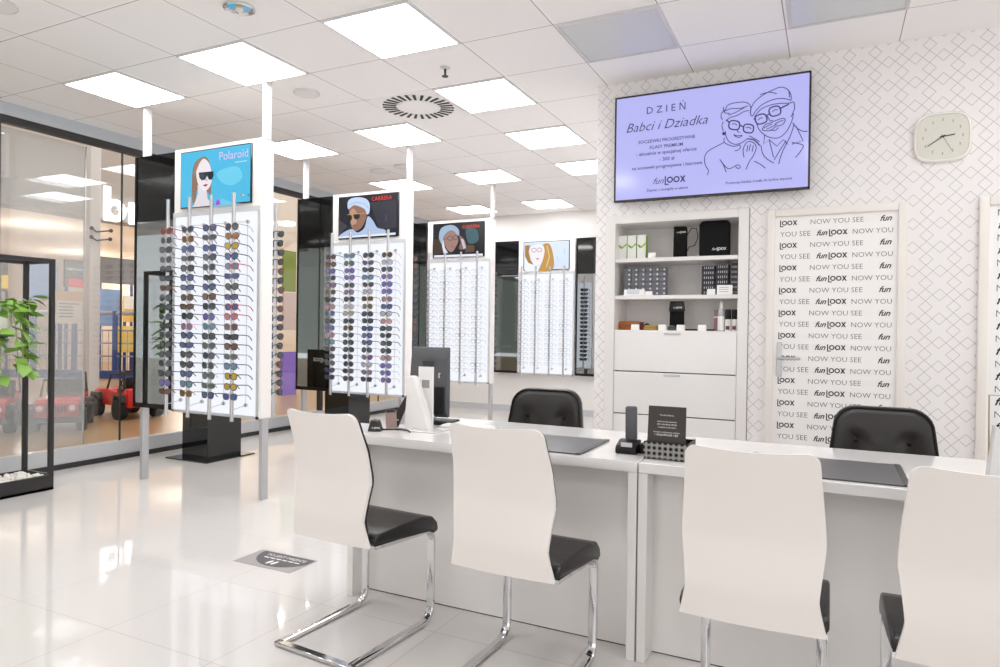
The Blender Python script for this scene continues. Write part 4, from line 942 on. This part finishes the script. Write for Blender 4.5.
def heart(m, p, d, n, L_, wd):
    d = d.normalized(); n = (n-d*n.dot(d)).normalized(); s_ = d.cross(n); prof = [(0, 0), (.12, .36), (.3, .5), (.55, .44), (.8, .22), (1., 0)]
    mid = [p+d*(L_*a_)-n*(L_*.28*a_*a_) for a_, _ in prof]; lt = [m._v(c+s_*(wd*w_)+n*(wd*.12*w_) - d*(L_*.08 if i == 1 else 0)) for i, (c, (_, w_)) in enumerate(zip(mid, prof))]; rt_ = [m._v(c-s_*(wd*w_)+n*(wd*.12*w_) - d*(L_*.08 if i == 1 else 0)) for i, (c, (_, w_)) in enumerate(zip(mid, prof))]
    md = [m._v(c) for c in mid]
    for i in range(5): m.face([md[i], lt[i], lt[i+1], md[i+1]]); m.face([md[i], md[i+1], rt_[i+1], rt_[i]])
rnd = random.Random(3)
vines = []
for k in range(26):
    q = 2*PI*k/26+rnd.uniform(-.2, .2); R = rnd.uniform(.16, .27); dn = rnd.uniform(.05, .5) if k % 3 else -rnd.uniform(.05, .3)
    pts = [Vector((.05*math.cos(q), .05*math.sin(q), .15)), Vector((.11*math.cos(q), .11*math.sin(q), .24)), Vector((R*.8*math.cos(q), R*.9*math.sin(q), .2-dn*.3)), Vector((R*.85*math.cos(q), R*math.sin(q), .12-dn*.75)), Vector((R*.8*math.cos(q+.15), R*1.02*math.sin(q+.15), .08-dn))]
    stem.tube(pts, .003, 5)
    for i in range(7):
        f_ = .35+i*.09*1.1; j = min(int(f_*4), 3); c = pts[j].lerp(pts[j+1], f_*4-j)
        d = Vector((math.cos(q+rnd.uniform(-1.2, 1.2)), math.sin(q+rnd.uniform(-1.2, 1.2)), rnd.uniform(-.6, .3))); n = Vector((rnd.uniform(-.4, .4)+.4*math.cos(q), rnd.uniform(-.4, .4)+.4*math.sin(q), 1))
        heart(leaf, c+d.normalized()*.015, d, n, rnd.uniform(.08, .12), rnd.uniform(.065, .095))
lm = M('vine_leaf', '#84b04c', .45)
leaf.build('foliage', lm, t, keep=False); stem.build('stems', M('vine_stem', '#7c9a45', .5), t)

# ================================================================== THE MALL BEYOND THE GLASS
struct(MB().box(-26, -6., -10, 22, -.12, -.02).build('floor_mall', WOOD), 'tan wooden mall floor beyond the shopfront', 'floor')
struct(MB().box(-13.9, -13.4, -4, 13, 3.39, 7).build('wall_mall', M('bulkhead_taupe', '#9f9892', .7)), 'taupe bulkhead wall over the far side of the mall', 'wall')
struct(MB().box(-26, -13.9, -4, 22, 3.45, 3.6).build('ceiling_mall', M('mall_ceiling_cream', '#efe2d2', .7)), 'cream ceiling of the shop zone across the mall', 'ceiling')
struct(MB().box(-13.4, -6., -6, 16, 6.6, 6.8).build('ceiling_mall_upper', M('mall_ceiling_upper', '#d9d2cc', .7)), 'upper pale ceiling over the mall walkway', 'ceiling')
struct(MB().box(-26.2, -26, -10, 22, -.02, 3.5).build('wall_mall_end', M('mall_end', '#ddd0c0', .7)), 'pale wall at the far side of the mall shops', 'wall')
struct(MB().box(-26, -5.99, 14.5, 14.7, -.02, 7).build('wall_mall_side', M('mall_side', '#e2d8cc', .7)), 'pale side wall closing the mall zone', 'wall')
c_ = at(92.5, 300, X=-10.); t = MB().box(-10.09, -9.93, c_.y-.09, c_.y+.07, -.02, 6.6).build('pillar_mall', M('pillar_grey', '#c9c5c3', .4)); struct(t, 'slim grey mall pillar with small spotlights', 'pillar')
b = MB()
for z, dy in ((2.63, .15), (2.5, .14), (2.63, -.1), (2.5, -.1)): p = Vector((-9.92, c_.y, z)); b.tube([p, p+Vector((.06, dy, .03))], .012, 6); b.ball(p+Vector((.07, dy*1.2, .035)), .03, 8, 6)
b.build('spotlight', grey, t)
# letters on the bulkhead, lit sign strips
sgn = M('sign_white_lit', '#ffffff', .5, emis=1.6); t = thing('shop_sign', 'large glowing white letters on the taupe mall bulkhead', 'sign', (-13.36, 0, 0))
p0 = at(105, 220, X=-13.3); p1 = at(140, 221, X=-13.3); b = MB()
H = .70
b.prism([(0, 0), (.13, 0), (.13, H), (0, H)], lambda y, z, d: (d, p0.y+y, p0.z+z), 0, .05)
def ringp(m, cy, cz, r0, r1, a0, a1, n=20):
    o = [(cy+r1*math.cos(a0+(a1-a0)*i/n), cz+r1*math.sin(a0+(a1-a0)*i/n)) for i in range(n+1)]; i_ = [(cy+r0*math.cos(a0+(a1-a0)*i/n), cz+r0*math.sin(a0+(a1-a0)*i/n)) for i in range(n+1)]
    for k in range(n): m.prism([o[k], o[k+1], i_[k+1], i_[k]], lambda y, z, d: (d, p0.y+y, p0.z+z), 0, .05)
ringp(b, .235, .23, .11, .235, 0, 2*PI); b.build('letter_b', sgn, t, False)
b = MB(); b.prism([(.55, 0), (.67, 0), (.67, .46), (.55, .46)], lambda y, z, d: (d, p0.y+y, p0.z+z), 0, .05); ringp(b, .79, .22, .11, .235, PI/2-.5, PI, 12); b.build('letter_r', sgn, t, False)
blue = M('fence_blue', '#2b4482', .45); bluel = M('panel_blue', '#7f9fd0', .5); red = M('car_red', '#d3251f', .25, coat=.4); tyre = M('tyre_rubber', '#191919', .7); orange = M('poster_orange', '#c9a070', .6)
# playground fence
A = Vector((-18.6, 8.7, 0)); Bv = Vector((-13.2, 11.0, 0)); D = (Bv-A); Ln = D.length; d = D/Ln; nrm = Vector((-d.y, d.x, 0))
t = thing('playground_fence', 'blue playground fence with tall posts across the mall', 'fence', A)
b = MB(); b.rings([[Vector((0, 0, 0))+nrm*s_*.12+Vector((0, 0, z)) for s_, z in ((-1, -.02), (1, -.02), (1, .16), (-1, .16))], [d*Ln+nrm*s_*.12+Vector((0, 0, z)) for s_, z in ((-1, -.02), (1, -.02), (1, .16), (-1, .16))]]); b.build('kerb', blue, t, False)
for i in range(7):
    p = d*(Ln*i/6); MB().cyl(p+Vector((0, 0, .1)), p+Vector((0, 0, 1.55)), .06, n=10).build('post', blue, t)
b = MB()
for z in (.5, .8, 1.1, 1.5): b.tube([Vector((0, 0, z)), d*Ln+Vector((0, 0, z))], .02 if z < 1.4 else .05, 6)
for i in range(40): p = d*(Ln*i/39); b.tube([p+Vector((0, 0, .16)), p+Vector((0, 0, 1.1))], .008, 4)
b.build('railing', M('fence_grey', '#8c90a0', .5), t)
# poster wall, blue shelving, dark shop fronts on the far zone
def board(name, px0, py0, px1, py1, X, mat, lab, cat, th=.06, extra=None):
    a_ = at(px0, py0, X=X); b_ = at(px1, py1, X=X); t = thing(name, lab, cat, (X, (a_.y+b_.y)/2, b_.z)); hy_ = abs(b_.y-a_.y)/2; h = abs(a_.z-b_.z)
    MB().box(-th, 0, -hy_, hy_, 0, h, .004, 1).build('board', mat, t)
    if extra: extra(t, hy_, h)
    if t.location.z > .05 and not [c for c in t.children if c.name.startswith('leg')]: onfloor(t, 0, hy_)
    return t
def onfloor(t, h0, hy_):
    h0 = t.location.z+.02
    for y in (-hy_*.8, hy_*.8): MB().box(-.05, -.01, y-.03, y+.03, -h0, .01).build('leg', blue, t, False)
def ex1(t, hy_, h):
    MB().box(.0, .004, -hy_, hy_, h*.72, h).build('top_strip', orange, t, False); q = MB(); q.N = Vector((1, 0, 0))
    for k in range(5): q.ribbon([(.006, -hy_*.9, h*(.62-.1*k)), (.006, -hy_*(.2 if k else -.1), h*(.62-.1*k))], h*.035)
    q.text('Zabawa', plane((.006, -hy_*.45, h*.78), (0, 1, 0), (0, 0, 1)), width=hy_*.8) if False else None
    q.build('printed_line', ink, t, False); q = MB(); q.T = Matrix.Translation((.006, hy_*.5, h*.42)); q.prism([(h*.16*math.cos(2*PI*i/9), h*.16*math.sin(2*PI*i/9)) for i in range(9)], lambda y, z, dd: (dd, y, z), 0, .003); q.build('picture', M('poster_brown', '#7a4a3a', .6), t, False)
board('mall_poster', 57, 291, 96, 324, -14.2, M('poster_beige', '#d6cbb9', .6), 'beige and orange information board across the mall', 'poster', extra=lambda t, a_, h: (ex1(t, a_, h), onfloor(t, 0, a_)))
def ex2(t, hy_, h): 
    q = MB(); q.text('Auto Centrum', plane((.006, 0, h*.62), (0, 1, 0), (0, 0, 1)), width=hy_*1.7); q.build('lettering', M('sign_letter_white', '#ffffff', .5, emis=1.), t, False, keep=False); MB().box(0, .01, -hy_*.7, hy_, .02, h*.3).build('red_strip', M('sign_red', '#d62a2a', .5, emis=.8), t, False)
board('dark_shopfront', 65, 259, 88, 288, -17.5, M('shop_dark', '#4a443f', .6), 'dark shop fascia with white and red lettering across the mall', 'shopfront', extra=ex2)
board('dark_shopfront', 0, 258, 8, 292, -19.5, M('shop_brown', '#6a5a50', .6), 'brown shop fascia with a yellow letter across the mall', 'shopfront', extra=lambda t, a_, h: MB().box(0, .02, -a_*.6, a_*.9, h*.1, h*.5).build('yellow_sign', M('sign_yellow', '#f2c230', .5, emis=.9), t, False))
board('play_board', 97, 256, 136, 285, -17.8, M('shop_darkgrey', '#5b5a5e', .6), 'dark grey shop recess behind the mall pillar', 'shopfront')
board('play_board', 30, 262, 58, 300, -18., bluel, 'pale blue shop panel beyond the plant stand', 'shopfront')
board('play_board', 88, 288, 122, 326, -16.5, bluel, 'pale blue play panel beside the beige board', 'panel', extra=lambda t, a_, h: onfloor(t, 1.2, a_))
board('play_board', 124, 296, 140, 322, -16.2, M('ad_yellow', '#f0c24a', .5), 'yellow and white advert panel beside the mirror edge', 'advert', extra=lambda t, a_, h: (MB().box(0, .01, -a_, a_, h*.5, h).build('white_half', paper, t, False), onfloor(t, 1.2, a_)))
board('play_board', 118, 326, 134, 352, -16., M('ad_yellow2', '#ecd36a', .5), 'pale yellow play panel above the red toy car', 'panel', extra=lambda t, a_, h: onfloor(t, .7, a_))
# green and violet hangings glimpsed between the stands
for px0, px1, py0, py1, X, mt, l in ((284, 296, 250, 292, -9., M('banner_green', '#7c8a34', .6), 'olive green banner glimpsed between the two sunglasses stands'), (284, 296, 292, 330, -9., M('banner_pink', '#c9b2ac', .6), 'rosy panel glimpsed under the green banner'),
                                 (282, 296, 352, 395, -9., M('banner_violet', '#8a6cc9', .6), 'violet panel glimpsed between the two sunglasses stands')):
    a_ = at(px0, py0, X=X); b_ = at(px1, py1, X=X); o = MB().box(-.05, 0, min(a_.y, b_.y), max(a_.y, b_.y), min(a_.z, b_.z), max(a_.z, b_.z), .004, 1)
    t = one('hanging_banner', o, mt, l, 'banner'); t.location = (X, 0, 0)
# darker mall wing toward the entrance, seen in the mirrors
struct(MB().box(-13.4, -6., -14, -1.2, 3.5, 3.6).build('ceiling_mall_wing', M('wing_grey', '#5e6360', .7)), 'dark grey ceiling of the mall wing seen only in the mirrors', 'ceiling')
struct(MB().box(-26, -6., -14.2, -14, -.02, 7).build('wall_mall_wing', M('wing_wall', '#7d8580', .7)), 'grey green end wall of the mall wing seen in the mirrors', 'wall')
sl = None
for i in range(9):
    loc = (-9.6, -12.4+1.25*i, 3.455)
    if sl is None:
        sl = thing('ceiling_strip_light', 'long white ceiling strip light of the mall wing, seen only in mirrors', 'strip light', loc, .12, 'mall wing strip lights'); MB().box(-2.6, 2.6, -.06, .06, .0, .04).build('housing', postw, sl); MB().box(-2.58, 2.58, -.05, .05, -.012, 0).build('tube', M('strip_lit', '#ffffff', .5, emis=4.), sl)
    else: dup(sl, loc, .12, sl['label'])
for k, (x, y, h, l) in enumerate(((-8.2, -3.2, 1.9, 'green and yellow market stall reflected in the mirrors'), (-9.6, -7.0, 2.2, 'blue market stall farther down the mall wing'))):
    t = thing('market_stall', l, 'stall', (x, y, -.02))
    MB().box(-.9, .9, -.4, .4, 0, .95, .02, 2).build('counter', M('stall_%d' % k, ('#b9b48c', '#6f86b0')[k], .5), t)
    for dx in (-.85, .85): MB().box(dx-.03, dx+.03, -.35, -.29, .95, h).build('post', darkm, t)
    MB().box(-1., 1., -.45, .45, h, h+.22, .02, 2).build('canopy', M('stall_top_%d' % k, ('#a8b83c', '#3f63a8')[k], .5), t)
    for i in range(5): MB().box(-.8+.33*i, -.56+.33*i, -.1, .15, .95, 1.15+.08*(i % 3), .01, 1).build('goods', M('goods_%d' % (i % 3), ('#e8d24a', '#d9e4e8', '#4f9a58')[i % 3], .5), t)
# toy jeeps
def jeep(label):
    t = thing('toy_jeep', label, 'toy car', (0, 0, 0), 0, 'red ride-on toy jeeps')     # front faces local -y
    b = MB(); b.prism([(-.5, .16), (-.48, .34), (-.42, .38), (-.1, .40), (.0, .34), (.38, .34), (.42, .42), (.5, .42), (.5, .16)], lambda y, z, x: (x, y, z), -.22, .22, .02, 2); b.build('body', red, t)
    g = MB(); g.box(-.2, .2, -.515, -.49, .2, .34, .006, 1); gr = g.build('grille', red, t)
    q = MB()
    for i in range(7): q.box(-.105+.031*i, -.088+.031*i, -.519, -.512, .225, .325)
    q.build('grille_slot', blackp, gr, False)
    for x in (-.16, .16): MB().cyl((x, -.525, .285), (x, -.5, .285), .034, n=14).build('headlamp', M('headlamp', '#e8e6dc', .2), t)
    MB().box(-.27, .27, -.58, -.5, .12, .18, .012, 2).build('bumper', darkm, t)
    b = MB()
    for x in (-.21, .21):
        for y in (-.34, .33): b.prism([(y-.15, .24), (y-.1, .33), (y+.1, .33), (y+.15, .24), (y+.11, .25), (y+.08, .3), (y-.08, .3), (y-.11, .25)], lambda yy, z, xx: (xx, yy, z), x-.07, x+.07)
    b.build('fender', darkm, t)
    for x in (-.24, .24):
        for y in (-.34, .33): MB().cyl((x-.05, y, .135), (x+.05, y, .135), .135, n=20).build('wheel', tyre, t); 
    b = MB(); b.tube([(-.21, -.1, .39), (-.19, -.04, .58), (.19, -.04, .58), (.21, -.1, .39)], .016, 6); b.tube([(-.21, .38, .4), (-.2, .36, .64), (.2, .36, .64), (.21, .38, .4)], .018, 6); b.build('roll_bar', darkm, t)
    b = MB(); b.box(-.17, .17, .08, .34, .34, .4, .02, 2); b.box(-.17, .17, .3, .36, .38, .56, .02, 2); b.build('seat', blackp, t); MB().tube([(.06*math.cos(q), -.03+.02*math.sin(q), .46+.06*math.sin(q)) for q in [2*PI*i/12 for i in range(12)]], .01, 5, True).build('steering_wheel', blackp, t)
    return t
j0 = jeep('red toy jeep parked alone past the glass door edge, side turned'); j0.location = (-8.75, 6.15, -.02); j0.rotation_euler = (0, 0, -1.75)
for x, y, rz, l in ((-8.45, 5.1, .9, 'red toy jeep behind the pale glass, beside the pillar foot'), (-8.9, 4.55, .9, 'red toy jeep behind the plant stand post'), (-9.4, 3.95, .9, 'red toy jeep at the edge of view behind the plant stand')):
    dup(j0, (x, y, -.02), rz, l)

# ================================================================== LIGHT
wd = bpy.data.worlds.new('world'); SC.world = wd; wd.use_nodes = True
wd.node_tree.nodes['Background'].inputs[0].default_value = (1, .985, .97, 1); wd.node_tree.nodes['Background'].inputs[1].default_value = .95
def lamp(x, y, z, e, r=.04, col=(1, .94, .86)):  # bare point light added to brighten the mall, with no fixture
    l = bpy.data.lights.new('mall_fill', 'POINT'); l.energy = e; l.shadow_soft_size = r; l.color = col; o = bpy.data.objects.new('mall_fill', l); COL.objects.link(o); o.location = (x, y, z)
for y in (-2, 1.5, 5, 8.5, 12):
    for x in (-7.6, -11.5): lamp(x, y, 5.6, 45)
for x, y in ((-16, 5), (-16, 9), (-16, 13), (-21, 5), (-21, 9), (-21, 13)): lamp(x, y, 2.5, 70)  # low added lights that brighten the cream ceiling and far shops
try: SC.cycles.diffuse_bounces = 8
except AttributeError: pass
vs = SC.view_settings; vs.view_transform = 'Standard'; vs.look = 'None'; vs.gamma = 1; vs.use_curve_mapping = False; vs.exposure = EXPO
